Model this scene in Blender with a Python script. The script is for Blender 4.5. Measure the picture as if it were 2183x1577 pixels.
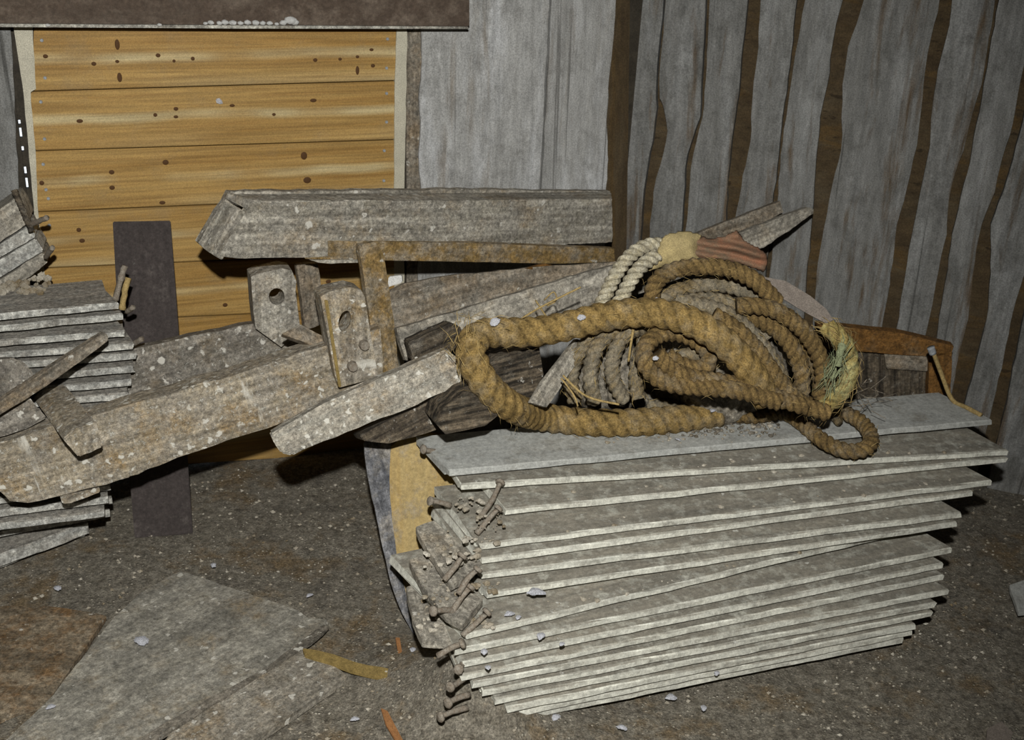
import bpy, bmesh, math, random
from mathutils import Vector, Matrix, noise as mn
C = bpy.context.scene
for o in list(bpy.data.objects): bpy.data.objects.remove(o)
rnd = random.Random(7)
# ---------------------------------------------------------------- camera
FPX, CX, CY, HC = 2380.0, 1091.5, 788.5, 1.5
Zc = -Vector(((790-CX)/FPX, -(6300-CY)/FPX, -1.0)).normalized()     # world up seen by the camera
Fc = Vector((0, 0, -1)); Yc = (Fc - Fc.dot(Zc)*Zc).normalized(); Xc = Yc.cross(Zc)
R3 = Matrix((Xc, Yc, Zc))
CAM = Vector((0, 0, HC))
cd = bpy.data.cameras.new('camera'); cam = bpy.data.objects.new('camera', cd); C.collection.objects.link(cam)
cam.matrix_world = Matrix.Translation(CAM) @ R3.to_4x4()
cd.sensor_width = 36; cd.lens = FPX/2183*36; cd.clip_start = .02
C.camera = cam
cd.dof.use_dof = True; cd.dof.focus_distance = 2.25; cd.dof.aperture_fstop = 7.0
# ---------------------------------------------------------------- light
w = bpy.data.worlds.new('world'); C.world = w; w.use_nodes = True
w.node_tree.nodes['Background'].inputs[0].default_value = (.8, .9, 1, 1)
w.node_tree.nodes['Background'].inputs[1].default_value = 2.0
fl_ = bpy.data.lights.new('flash', 'SPOT'); flo = bpy.data.objects.new('flash', fl_); C.collection.objects.link(flo)
flo.location = (-.02, .0, HC+.30); fl_.energy = 300; fl_.spot_size = math.radians(92); fl_.spot_blend = .9
fl_.shadow_soft_size = .025; fl_.color = (1, .985, .94)
flo.rotation_euler = (Vector((-.32, 2.1, .62))-Vector((0, 0, 1.80))).to_track_quat('-Z', 'Y').to_euler()
C.view_settings.view_transform = 'Standard'; C.view_settings.look = 'None'
C.view_settings.gamma = 1; C.view_settings.use_curve_mapping = False
C.view_settings.exposure = 0.0

# ---------------------------------------------------------------- picking points
def ray(px, py): return R3 @ Vector(((px-CX)/FPX, -(py-CY)/FPX, -1.0))
def hit(px, py, pl):
    d = ray(px, py); return CAM + d*((pl[0]-CAM).dot(pl[1])/d.dot(pl[1]))
def zz(px, py, z): d = ray(px, py); return CAM + d*((z-HC)/d.z)
def yy(px, py, y): d = ray(px, py); return CAM + d*(y/d.y)
def HZ(z): return (Vector((0, 0, z)), Vector((0, 0, 1)))
def plane3(a, b, c):
    n = (b-a).cross(c-a).normalized()
    if n.dot(CAM-a) < 0: n = -n
    return (a, n)
def VL(p1, y1, p2, y2, lean=0.0):
    """upright plane through two picked points; lean tips its top away from us"""
    a, b = yy(*p1, y1), yy(*p2, y2)
    d = (b-a); d.z = 0; d.normalize()
    up = Vector((0, 0, 1)) + Vector((-d.y, d.x, 0))*lean
    return plane3(a, a+d, a+up)
BO = Vector((-.755, 2.727, 0)); BD = Vector((.926, .377, 0)).normalized(); BN = Vector((BD.y, -BD.x, 0))
def WB(off=0): return (BO+BN*off, BN)
RO = hit(1318, 800, WB()); RO.z = 0; RD = Vector((.953, -.303, 0)).normalized(); RN = Vector((RD.y, -RD.x, 0))
if RN.dot(CAM-RO) < 0: RN = -RN
def WR(off=0): return (RO+RN*off, RN)

# ---------------------------------------------------------------- object helpers
def world(o):
    m = o.matrix_basis.copy()
    while o.parent: o = o.parent; m = o.matrix_basis @ m
    return m
def link(name, me, mat, M, parent=None):
    o = bpy.data.objects.new(name, me); C.collection.objects.link(o)
    if mat: me.materials.append(mat)
    if parent: o.parent = parent; o.matrix_basis = world(parent).inverted() @ M
    else: o.matrix_basis = M
    return o
def tag(o, label=None, cat=None, group=None, kind=None):
    if label: o['label'] = label
    if cat: o['category'] = cat
    if group: o['group'] = group
    if kind: o['kind'] = kind
    return o
def thing(name, label, cat, loc, group=None):
    o = bpy.data.objects.new(name, None); C.collection.objects.link(o); o.location = loc; o.empty_display_size = .05
    return tag(o, label, cat, group)
def resample(p, step, jag, seed):
    out = []
    n = len(p)
    for i in range(n):
        a, b = p[i], p[(i+1) % n]
        L = (b-a).length; k = max(1, int(L/step)); nr = Vector((-(b-a).y, (b-a).x))/max(L, 1e-6)
        for j in range(k):
            q = a.lerp(b, j/k)
            f = jag*(.35 if j == 0 else 1)
            q = q + nr*f*(mn.noise(Vector((q.x*22, q.y*22, seed)))*1.0 + .7*mn.noise(Vector((q.x*75, q.y*75, seed+9))))
            out.append(q)
    return out
def slab(name, pix, pl, t, mat, parent=None, jag=0.0, bev=.002, axis=None, ext=None, holes=(), step=.022, pts=None, seed=None):
    """a board whose front outline lies on plane pl; t is its thickness away from us (or along ext)"""
    P = pts or [hit(px, py, pl) for px, py in pix]
    n = pl[1]
    if axis: ax = hit(*axis[1], pl)-hit(*axis[0], pl)
    else: ax = max(((P[i]-P[i-1]) for i in range(len(P))), key=lambda v: v.length)
    ax = (ax - n*ax.dot(n)).normalized(); ay = n.cross(ax)
    c = sum(P, Vector())/len(P)
    M = Matrix((ax, ay, n)).transposed().to_4x4(); M.translation = c
    Mi = M.inverted()
    seed = rnd.random()*50 if seed is None else seed
    def loc2(Q):
        q = [(Mi @ v).to_2d() for v in Q]
        if sum(q[i-1].x*q[i].y-q[i].x*q[i-1].y for i in range(len(q))) < 0: q.reverse()
        return q
    loops = [loc2(P)]
    if jag: loops[0] = resample(loops[0], step, jag, seed)
    for h in holes: loops.append(loc2([hit(px, py, pl) for px, py in h]))
    e = Vector((0, 0, -t)) if ext is None else Mi.to_3x3() @ ext
    bm = bmesh.new()
    if not holes:
        f = [bm.verts.new((q.x, q.y, 0)) for q in loops[0]]; b = [bm.verts.new(Vector((q.x, q.y, 0))+e) for q in loops[0]]
        bm.faces.new(f); bm.faces.new(b[::-1])
        for i in range(len(f)): bm.faces.new((f[i-1], b[i-1], b[i], f[i]))
        if bev:
            rim = [ed for ed in bm.edges if all(v in set(f) for v in ed.verts)] if len(f) > 60 else list(bm.edges)
            bmesh.ops.bevel(bm, geom=rim, offset=bev, segments=2, affect='EDGES', clamp_overlap=True)
        ng = [fc for fc in bm.faces if len(fc.verts) > 4]
        bmesh.ops.triangulate(bm, faces=ng)
    else:
        side = []
        for z in (0, 1):
            alls = []; rings = []
            for lp in loops:
                vs = [bm.verts.new(Vector((q.x, q.y, 0))+e*z) for q in lp]; rings.append(vs)
                alls += [bm.edges.new((vs[i-1], vs[i])) for i in range(len(vs))]
            bmesh.ops.triangle_fill(bm, use_beauty=True, use_dissolve=False, edges=alls)
            side.append(rings)
        for r0, r1 in zip(*side):
            for i in range(len(r0)): bm.faces.new((r0[i-1], r1[i-1], r1[i], r0[i]))
    bmesh.ops.recalc_face_normals(bm, faces=bm.faces)
    me = bpy.data.meshes.new(name); bm.to_mesh(me); bm.free()
    return link(name, me, mat, M, parent)
def spline(P, step):
    out = []
    n = len(P)
    for i in range(n-1):
        p0, p1, p2, p3 = P[max(i-1, 0)], P[i], P[i+1], P[min(i+2, n-1)]
        k = max(2, int((p2-p1).length/step))
        for j in range(k):
            t = j/k
            out.append(.5*((2*p1)+(p2-p0)*t+(2*p0-5*p1+4*p2-p3)*t*t+(3*p1-p0-3*p2+p3)*t**3))
    out.append(P[-1]); return out
def sweep(name, P, R, mat, parent=None, pitch=0, ring=18, step=None, lobes=3, depth=.2, rough=.0, taper=None, smooth=True):
    """tube along P; with a pitch it is a laid rope of `lobes` strands"""
    P = spline([Vector(p) for p in P], step or R*.28)
    if pitch:
        for _ in range(45): P = [P[0]]+[(P[i-1]+P[i]*2+P[i+1])/4 for i in range(1, len(P)-1)]+[P[-1]]
    c = sum(P, Vector())/len(P)
    bm = bmesh.new(); T = None; U = None; s = 0; rows = []; gl = bm.verts.layers.float.new('groove')
    for i, p in enumerate(P):
        t = (P[min(i+1, len(P)-1)]-P[max(i-1, 0)]).normalized()
        if U is None: U = t.orthogonal().normalized()
        U = (U-t*U.dot(t)).normalized(); V = t.cross(U)
        if i: s += (p-P[i-1]).length
        tw = 2*math.pi*s/pitch if pitch else 0
        row = []
        tp = 1 if taper is None else taper(i/(len(P)-1))
        for k in range(ring):
            a = 2*math.pi*k/ring
            r = R*tp
            if pitch: r *= (1-depth)+depth*1.15*abs(math.cos(lobes/2*(a-tw)))**.62
            if rough: r *= 1+rough*mn.noise((p+U*math.cos(a)*R+V*math.sin(a)*R)*(3/R))
            row.append(bm.verts.new(p-c+U*math.cos(a)*r+V*math.sin(a)*r))
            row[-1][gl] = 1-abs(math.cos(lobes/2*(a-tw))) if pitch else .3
        rows.append(row)
    for a, b in zip(rows, rows[1:]):
        for k in range(ring): bm.faces.new((a[k-1], a[k], b[k], b[k-1]))
    bm.faces.new(rows[0]); bm.faces.new(rows[-1][::-1])
    bmesh.ops.recalc_face_normals(bm, faces=bm.faces)
    for f in bm.faces: f.smooth = smooth
    me = bpy.data.meshes.new(name); bm.to_mesh(me); bm.free()
    return link(name, me, mat, Matrix.Translation(c), parent)

# ---------------------------------------------------------------- materials
class NT:
    def __init__(s, name):
        s.m = bpy.data.materials.new(name); s.m.use_nodes = True; s.t = s.m.node_tree
        s.b = s.t.nodes['Principled BSDF']; s.b.inputs['Specular IOR Level'].default_value = .25
    def n(s, ty, ins=None, **kw):
        x = s.t.nodes.new(ty)
        for k, v in kw.items(): setattr(x, k, v)
        for k, v in (ins or {}).items():
            if isinstance(v, bpy.types.NodeSocket): s.t.links.new(v, x.inputs[k])
            else: x.inputs[k].default_value = v
        return x
    def math(s, op, a, b=0.0, clamp=False):
        return s.n('ShaderNodeMath', {0: a, 1: b}, operation=op, use_clamp=clamp).outputs[0]
    def noise(s, vec, scale, detail=4, rough=.6, dist=0.0):
        return s.n('ShaderNodeTexNoise', {'Vector': vec, 'Scale': scale, 'Detail': detail, 'Roughness': rough, 'Distortion': dist}).outputs[0]
    def step(s, v, a, b):
        return s.n('ShaderNodeMapRange', {0: v, 1: a, 2: b, 3: 0.0, 4: 1.0}, clamp=True).outputs[0]
    def mix(s, f, a, b):
        x = s.t.nodes.new('ShaderNodeMix'); x.data_type = 'RGBA'
        for k, v in ((0, f), (6, a), (7, b)):
            if isinstance(v, bpy.types.NodeSocket): s.t.links.new(v, x.inputs[k])
            else: x.inputs[k].default_value = (v if k == 0 else (*v, 1))
        return x.outputs[2]
    def coords(s, per_object=True):
        co = s.n('ShaderNodeTexCoord').outputs['Object']
        if per_object:
            r = s.n('ShaderNodeObjectInfo').outputs['Random']
            off = s.n('ShaderNodeVectorMath', {0: s.n('ShaderNodeCombineXYZ', {0: s.math('MULTIPLY', r, 37.0), 1: s.math('MULTIPLY', r, 71.0), 2: s.math('MULTIPLY', r, 13.0)}).outputs[0], 1: co}, operation='ADD').outputs[0]
            return co, off
        return co, co
    def con(s, col, v, lo, hi, a, b):
        k = s.n('ShaderNodeMapRange', {0: v, 1: lo, 2: hi, 3: a, 4: b}, clamp=True).outputs[0]
        return s.n('ShaderNodeVectorMath', {0: col, 3: k}, operation='SCALE').outputs[0]
    def finish(s, col, height=None, strength=.5, dist=.004, rough=.85):
        s.t.links.new(col, s.b.inputs['Base Color']); s.b.inputs['Roughness'].default_value = rough
        if height is not None:
            bp = s.n('ShaderNodeBump', {'Height': height, 'Strength': strength, 'Distance': dist})
            s.t.links.new(bp.outputs[0], s.b.inputs['Normal'])
        return s.m
def scl(s, v, x, y, z): return s.n('ShaderNodeVectorMath', {0: v, 1: (x, y, z)}, operation='MULTIPLY').outputs[0]

def grimy(name, a, b, dust=(.20, .18, .15), dust_amt=.5, top=0.0, white=.3, wcol=(.55, .53, .47), ochre=0.0, ocol=(.26, .15, .035),
          grain=1.0, gs=(3, 60, 60), bump=.6, white_streak=0.0, fine=.5):
    s = NT(name); co, v = s.coords()
    g = s.noise(scl(s, v, *gs), 1.0, 6, .65)
    col = s.mix(s.step(g, .5-.22/grain, .5+.22/grain), a, b)
    if ochre: col = s.mix(s.math('MULTIPLY', s.step(s.noise(v, 11, 4, .65), .50, .66), ochre), col, ocol)
    d = s.step(s.noise(v, 16, 8, .75), .62-.5*dust_amt, .80-.5*dust_amt)
    if top:
        up = s.n('ShaderNodeSeparateXYZ', {0: s.n('ShaderNodeNewGeometry').outputs['Normal']}).outputs[2]
        up = s.math('MULTIPLY', s.step(up, .80, .93), top)
        d = s.math('MAXIMUM', s.math('MULTIPLY', d, .8), s.math('MULTIPLY', up, s.step(s.noise(v, 30, 6, .7), .22, .5)))
    dc = s.mix(s.step(s.noise(scl(s, v, 3, 24, 24), 1.0, 7, .7), .38, .62), tuple(x*.68 for x in dust), tuple(min(.6, x*1.22) for x in dust))
    col = s.mix(s.math('MULTIPLY', d, .9), col, dc)
    col = s.con(col, g, .36, .64, 1-.55*fine*grain, 1+.45*fine*grain)
    col = s.con(col, s.noise(v, 30, 8, .8), .38, .62, 1-.5*fine, 1+.45*fine)
    col = s.con(col, s.noise(v, 85, 9, .85), .40, .60, 1-.9*fine, 1+.9*fine)
    n2 = s.noise(v, 130, 5, .75); n3 = s.noise(v, 420, 2, .7)
    col = s.con(col, n2, .36, .64, 1-.6*fine, 1+.55*fine)
    col = s.con(col, n3, .34, .66, 1-.4*fine, 1+.4*fine)
    col = s.mix(s.math('MULTIPLY', s.step(s.noise(v, 58, 7, .82), .57, .66), 1.3*fine), col, tuple(x*.32 for x in a))
    h = s.math('ADD', s.math('MULTIPLY', g, .8), s.math('ADD', s.math('MULTIPLY', n2, .9), s.math('MULTIPLY', s.noise(v, 45, 4, .7), .8)))
    if white:
        wv = s.n('ShaderNodeVectorMath', {0: v, 1: scl(s, s.n('ShaderNodeTexNoise', {'Vector': v, 'Scale': 60.0, 'Detail': 4.0}).outputs[1], .03, .03, .03)}, operation='ADD').outputs[0]
        vo = s.n('ShaderNodeTexVoronoi', {'Vector': wv, 'Scale': 42.0, 'Randomness': 1.0})
        rs = s.math('MULTIPLY', s.n('ShaderNodeSeparateXYZ', {0: vo.outputs['Color']}).outputs[0], .36)
        sp = s.math('MULTIPLY', s.step(s.math('SUBTRACT', rs, vo.outputs['Distance']), -.02, .06), s.step(s.noise(v, 13, 5, .75), .64-.25*white, .70-.25*white))
        sp2 = s.step(s.noise(v, 75, 7, .8), .68-.12*white, .73-.12*white)
        wsp = s.math('MAXIMUM', s.math('MULTIPLY', sp, .9), s.math('MULTIPLY', sp2, .75))
        col = s.mix(wsp, col, wcol); h = s.math('ADD', h, s.math('MULTIPLY', wsp, .5))
    if white_streak:
        st = s.noise(scl(s, v, 26, 5, 26), 1.0, 5, .7)
        st = s.math('MULTIPLY', s.step(st, .60, .70), s.math('MULTIPLY', s.step(s.noise(v, 5, 2), .48, .56), white_streak))
        col = s.mix(st, col, wcol)
    return s.finish(col, h, bump, .004, .9)

def pine_mat():
    s = NT('pine'); co, v = s.coords()
    r = s.n('ShaderNodeObjectInfo').outputs['Random']
    sep = s.n('ShaderNodeSeparateXYZ', {0: co})
    g = s.noise(scl(s, v, 1.3, 26, 26), 1.0, 4, .6, .3)
    col = s.mix(s.step(g, .36, .66), (.385, .245, .080), (.275, .155, .040))
    wob = s.noise(scl(s, v, 2.2, 2, 2), 1.0, 2)
    yb = s.math('ADD', sep.outputs[1], s.math('MULTIPLY', s.math('SUBTRACT', wob, .5), .035))
    band = s.math('SUBTRACT', 1.0, s.step(s.math('ABSOLUTE', s.math('SUBTRACT', yb, .004)), .004, .016))
    band = s.math('MULTIPLY', band, s.step(s.noise(scl(s, v, 2.5, 1, 1), 1.0, 2), .38, .55))
    lo = s.math('SUBTRACT', 1.0, s.step(yb, -.06, -.035))
    pale = s.math('MAXIMUM', s.math('MULTIPLY', band, .9), s.math('MULTIPLY', s.math('MULTIPLY', lo, .6), s.step(s.noise(scl(s, v, 1.2, 1, 1), 1.0, 1), .42, .6)))
    col = s.mix(pale, col, (.48, .39, .21))
    fig = s.noise(scl(s, v, 3, 110, 110), 1.0, 3, .6)
    col = s.mix(s.math('MULTIPLY', s.step(fig, .52, .72), .35), col, (.20, .095, .022))
    dirt = s.step(s.noise(v, 9, 6, .7), .55, .75)
    col = s.mix(s.math('MULTIPLY', dirt, .30), col, (.22, .18, .115))
    n3 = s.noise(v, 420, 2, .7)
    col = s.con(col, n3, .35, .65, .82, 1.18)
    col = s.con(col, s.noise(scl(s, v, 4, 160, 160), 1.0, 3, .6), .38, .62, .84, 1.14)
    return s.finish(col, g, .15, .002, .6)

def streaky(name, base, dark, rust=(.10, .055, .018), rust_amt=.3, light=(.45, .46, .46)):
    """weathered limewashed wall planks, streaks run along local X"""
    s = NT(name); co, v = s.coords()
    g = s.noise(scl(s, v, 1.6, 38, 38), 1.0, 6, .65)
    col = s.mix(s.math('MULTIPLY', s.step(g, .38, .66), .6), base, dark)
    p = s.noise(scl(s, v, 2.2, 9, 9), 1.0, 5, .65)
    col = s.mix(s.math('MULTIPLY', s.step(p, .50, .68), .75), col, light)
    q = s.noise(scl(s, v, 2.0, 16, 16), 1.0, 5, .65, .4)
    col = s.mix(s.math('MULTIPLY', s.step(q, .55, .66), rust_amt), col, rust)
    q2 = s.noise(scl(s, v, 5, 11, 11), 1.0, 7, .75)
    col = s.mix(s.math('MULTIPLY', s.step(q2, .52, .68), rust_amt*.7), col, tuple(c*.6 for c in dark))
    cr = s.noise(scl(s, v, .9, 55, 55), 1.0, 3, .5, .3)
    col = s.mix(s.math('MULTIPLY', s.step(cr, .66, .70), .7), col, tuple(c*.45 for c in dark))
    bl = s.noise(v, 14, 8, .78)
    col = s.mix(s.math('MULTIPLY', s.step(bl, .50, .68), .7), col, tuple(c*.75 for c in dark))
    n3 = s.noise(v, 300, 3, .7)
    col = s.con(col, n3, .35, .65, .72, 1.28)
    col = s.con(col, s.noise(scl(s, v, 9, 55, 55), 1.0, 6, .75), .36, .64, .80, 1.18)
    return s.finish(col, s.math('ADD', g, s.math('MULTIPLY', n3, .4)), .5, .004, .9)

def plain(name, c, var=.5, sc=90, rough=.8, bump=.3, c2=None):
    s = NT(name); co, v = s.coords()
    n = s.noise(v, sc, 5, .7)
    col = s.mix(s.step(n, .35, .65), c, c2 or tuple(x*(1-var) for x in c))
    n3 = s.noise(v, 420, 2, .7)
    col = s.con(col, n3, .35, .65, .75, 1.25)
    return s.finish(col, n, bump, .003, rough)

def rope_mat(name, a, b, dust, damt, white=.2):
    s = NT(name); co, v = s.coords()
    n = s.noise(v, 70, 6, .75); m = s.noise(v, 260, 4, .75)
    col = s.mix(s.step(n, .36, .64), a, b)
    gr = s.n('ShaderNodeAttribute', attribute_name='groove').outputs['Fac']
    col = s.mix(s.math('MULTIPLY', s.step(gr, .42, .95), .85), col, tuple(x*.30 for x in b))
    d = s.step(s.noise(v, 13, 6, .7), .66-.4*damt, .82-.4*damt)
    col = s.mix(s.math('MULTIPLY', d, .6), col, dust)
    sp = s.step(s.noise(v, 60, 5, .75), .70, .76)
    col = s.mix(s.math('MULTIPLY', sp, white), col, (.5, .47, .4))
    col = s.con(col, m, .36, .64, .55, 1.4)
    col = s.con(col, s.noise(v, 34, 5, .7), .38, .62, .72, 1.22)
    return s.finish(col, s.math('ADD', n, m), .6, .003, .95)

def floor_mat():
    s = NT('floor_dirt'); co, v = s.coords(False)
    a = s.noise(v, 5, 6, .7); b = s.noise(v, 42, 6, .75); c = s.noise(v, 240, 4, .75)
    col = s.mix(s.step(b, .35, .66), (.135, .118, .09), (.29, .265, .215))
    col = s.mix(s.math('MULTIPLY', s.step(a, .52, .64), .65), col, (.19, .125, .055))
    col = s.mix(s.math('MULTIPLY', s.step(s.noise(v, 9, 5, .7), .54, .66), .6), col, (.095, .086, .072))
    vo = s.n('ShaderNodeTexVoronoi', {'Vector': v, 'Scale': 85.0}).outputs['Distance']
    sp = s.math('MULTIPLY', s.step(vo, .30, .2), s.step(s.noise(v, 22, 4, .7), .50, .58))
    col = s.mix(s.math('MULTIPLY', sp, .8), col, (.50, .46, .37))
    col = s.con(col, c, .36, .64, .6, 1.45)
    col = s.con(col, s.noise(v, 90, 6, .8), .38, .62, .6, 1.4)
    return s.finish(col, s.math('ADD', b, s.math('ADD', c, sp)), .9, .006, .95)

M = {}
M['pine'] = pine_mat()
M['floor'] = floor_mat()
M['wall_white'] = streaky('wall_white', (.37, .37, .36), (.24, .235, .22), (.16, .12, .075), .5, (.50, .51, .52))
M['wall_grey'] = streaky('wall_grey', (.20, .20, .192), (.12, .118, .108), (.085, .052, .022), .8, (.30, .305, .30))
M['rust_gap'] = streaky('rust_gap', (.075, .052, .026), (.05, .034, .018), (.10, .06, .02), .7, (.09, .07, .042))
M['dark_back'] = plain('dark_back', (.05, .042, .03), .5, 30)
M['trim_cream'] = plain('trim_cream', (.50, .47, .37), .18, 25, .6, .2)
M['trim_dirty'] = grimy('trim_dirty', (.45, .44, .40), (.34, .33, .28), dust_amt=.35, white=.0)
M['dark_brown'] = grimy('dark_brown', (.058, .048, .045), (.046, .038, .036), dust=(.12, .105, .095), dust_amt=.14, white=.12, wcol=(.2, .19, .18), bump=.1, fine=.25)
M['header'] = grimy('header', (.100, .074, .055), (.060, .043, .032), dust=(.14, .11, .085), dust_amt=.3, white=0, gs=(2, 70, 70), bump=.2, fine=.22)
M['plaster'] = plain('plaster', (.62, .62, .60), .15, 60, .8, .5)
M['beam'] = grimy('beam', (.24, .215, .165), (.34, .32, .27), dust=(.32, .30, .26), dust_amt=.5, white=.7, wcol=(.6, .58, .52), ochre=.4, top=.3)
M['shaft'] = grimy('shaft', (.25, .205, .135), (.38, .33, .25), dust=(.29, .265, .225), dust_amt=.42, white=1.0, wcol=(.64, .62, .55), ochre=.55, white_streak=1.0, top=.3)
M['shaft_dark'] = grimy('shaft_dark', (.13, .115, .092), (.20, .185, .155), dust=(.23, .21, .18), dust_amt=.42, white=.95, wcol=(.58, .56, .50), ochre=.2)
M['ochre_lath'] = grimy('ochre_lath', (.275, .19, .075), (.20, .125, .045), dust=(.27, .235, .18), dust_amt=.36, white=.3, gs=(5, 60, 60))
M['grey_wood'] = grimy('grey_wood', (.27, .245, .20), (.38, .355, .30), dust=(.28, .26, .22), dust_amt=.42, white=.35, ochre=.25)
M['pale_wood'] = grimy('pale_wood', (.43, .41, .35), (.28, .25, .20), dust=(.31, .28, .23), dust_amt=.38, white=.9, wcol=(.66, .64, .57), ochre=.6, grain=1.5, white_streak=.9)
M['dark_wood'] = grimy('dark_wood', (.030, .024, .018), (.105, .084, .058), dust=(.15, .135, .11), dust_amt=.25, white=.45, grain=1.4, gs=(5, 80, 80))
M['dark_split'] = grimy('dark_split', (.022, .018, .013), (.12, .095, .065), dust=(.13, .115, .09), dust_amt=.2, white=.45, grain=2.2, gs=(6, 70, 70), white_streak=.5, fine=.4)
M['mid_wood'] = grimy('mid_wood', (.16, .125, .085), (.24, .20, .15), dust=(.22, .20, .165), dust_amt=.42, white=.35, ochre=.2)
M['paint'] = grimy('old_paint', (.70, .70, .62), (.58, .575, .50), dust=(.178, .158, .125), dust_amt=.25, top=.97, white=.3, wcol=(.6, .6, .55), gs=(3, 50, 50), bump=.2, fine=.24)
M['paint_clean'] = grimy('old_paint_clean', (.43, .44, .42), (.37, .375, .35), dust=(.25, .235, .20), dust_amt=.20, top=.0, white=.05, gs=(4, 60, 60), bump=.2, fine=.22)
M['paint_left'] = grimy('chipped_paint', (.50, .50, .47), (.36, .355, .32), dust=(.22, .20, .17), dust_amt=.30, top=.9, white=.35, gs=(3, 50, 50), bump=.5)
M['rust'] = plain('rusty_iron', (.17, .135, .10), .5, 140, .85, .5, (.26, .235, .195))
M['nail_grey'] = plain('nail_grey', (.32, .34, .36), .3, 100, .5)
M['knot'] = plain('knot', (.105, .048, .015), .5, 120, .7, .2)
M['slab_yellow'] = grimy('slab_yellow', (.44, .335, .155), (.31, .22, .09), dust=(.27, .24, .19), dust_amt=.2, white=.05, gs=(2.0, 45, 45), bump=.25, fine=.2, grain=1.6)
M['bark'] = grimy('bark', (.085, .09, .105), (.17, .17, .175), dust=(.22, .2, .17), dust_amt=.35, white=.15, gs=(4, 60, 60))
M['rope'] = rope_mat('rope_ochre', (.30, .205, .075), (.20, .13, .042), (.27, .225, .15), .42)
M['rope_brown'] = rope_mat('rope_brown', (.21, .14, .052), (.13, .085, .034), (.215, .185, .135), .42)
M['rope_dusty'] = rope_mat('rope_dusty', (.22, .16, .075), (.15, .115, .065), (.23, .21, .165), .68, .4)
M['rope_white'] = rope_mat('rope_white', (.58, .54, .42), (.40, .35, .23), (.26, .21, .13), .30)
M['fray'] = rope_mat('rope_fray', (.36, .30, .11), (.27, .19, .06), (.36, .40, .22), .45)
M['green'] = plain('green_fibre', (.27, .30, .17), .4, 200, .9)
M['straw'] = plain('straw', (.40, .29, .12), .4, 150, .9)
M['sack'] = grimy('sack', (.155, .13, .095), (.22, .195, .15), dust=(.22, .20, .165), dust_amt=.5, white=.35, gs=(60, 60, 60))
M['cloth_yellow'] = plain('cloth_yellow', (.42, .335, .16), .35, 35, .95, .6, (.30, .24, .12))
M['cloth_rust'] = plain('cloth_rust', (.27, .125, .07), .4, 22, .95, .6, (.16, .115, .075))
M['flap'] = plain('flap', (.20, .17, .145), .25, 70, .9, .3)
M['box_brown'] = grimy('box_brown', (.17, .085, .022), (.125, .06, .016), dust=(.13, .09, .05), dust_amt=.2, white=0, bump=.3)
M['ply'] = grimy('ply', (.25, .235, .195), (.20, .18, .14), dust=(.29, .275, .235), dust_amt=.55, white=.6, ochre=.35, gs=(12, 14, 14), fine=.42)
M['ply_edge'] = grimy('ply_edge', (.14, .125, .10), (.19, .17, .135), dust=(.19, .17, .14), dust_amt=.45, white=.6)
M['ply_brown'] = grimy('ply_brown', (.185, .112, .05), (.14, .08, .036), dust=(.21, .175, .125), dust_amt=.5, white=.3, gs=(6, 30, 30))
M['plank_floor'] = grimy('plank_floor', (.24, .215, .17), (.19, .16, .12), dust=(.27, .25, .21), dust_amt=.45, white=.75, ochre=.35)
M['ochre_stick'] = plain('ochre_stick', (.30, .215, .075), .4, 60, .9, .4)
M['splinter'] = plain('splinter', (.36, .17, .065), .3, 60, .8, .3)
M['feather'] = plain('feather', (.74, .75, .80), .12, 120, .7)
M['chip'] = plain('chips', (.52, .49, .42), .4, 9, .9, .2, (.17, .13, .075))

# ================================================================ the setting
def quadwall(name, pts, mat):
    me = bpy.data.meshes.new(name); me.from_pydata([tuple(p) for p in pts], [], [tuple(range(len(pts)))]); return tag(link(name, me, mat, Matrix()), kind='structure')
# floor with small relief and a drift of dirt at the foot of the stack
fx0, fx1, fy0, fy1, st = -3.0, 3.0, -1.6, 4.6, .024
nx, ny = int((fx1-fx0)/st), int((fy1-fy0)/st)
drift = [(zz(1000, 1515, 0), .085, .105), (zz(915, 1455, 0), .12, .055), (zz(1075, 1550, 0), .065, .050), (zz(1190, 1545, 0), .08, .02)]
def floor_h(x, y):
    h = .006*mn.noise(Vector((x*6, y*6, 0)))+.0035*mn.noise(Vector((x*23, y*23, 3)))-.004
    for c, r, a in drift: h += a*math.exp(-((x-c.x)**2+(y-c.y)**2)/(r*r))
    return h
vs = []; fs = []
for j in range(ny+1):
    for i in range(nx+1):
        x, y = fx0+i*st, fy0+j*st; vs.append((x, y, floor_h(x, y)))
for j in range(ny):
    for i in range(nx):
        a = j*(nx+1)+i; fs.append((a, a+1, a+nx+2, a+nx+1))
me = bpy.data.meshes.new('floor'); me.from_pydata(vs, [], fs)
for p in me.polygons: p.use_smooth = True
tag(link('floor', me, M['floor'], Matrix()), kind='structure')

# back wall: backing with the narrow daylight gap, then pine planks, limewashed planks and trim
def sw(px, py, off=0): return (hit(px, py, WB(off))-BO).dot(BD)
def pw(s, z, off=0): p = BO+BN*off+BD*s; return Vector((p.x, p.y, z))
gap = sw(45, 300); sL, sR = -3.0, (RO-BO).dot(BD)
bw = bmesh.new()
def wbox(s0, s1, z0, z1, o0, o1):
    v = [bw.verts.new(pw(s, z, o)) for o in (o0, o1) for s, z in ((s0, z0), (s1, z0), (s1, z1), (s0, z1))]
    for f in ((0, 1, 2, 3), (7, 6, 5, 4), (0, 4, 5, 1), (1, 5, 6, 2), (2, 6, 7, 3), (3, 7, 4, 0)): bw.faces.new([v[k] for k in f])
zt = 2.6
def zgap(py): return hit(45, py, WB()).z
wbox(sL, gap-.0028, 0, zt, -.05, -.02); wbox(gap+.0028, sR+.1, 0, zt, -.05, -.02)
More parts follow.
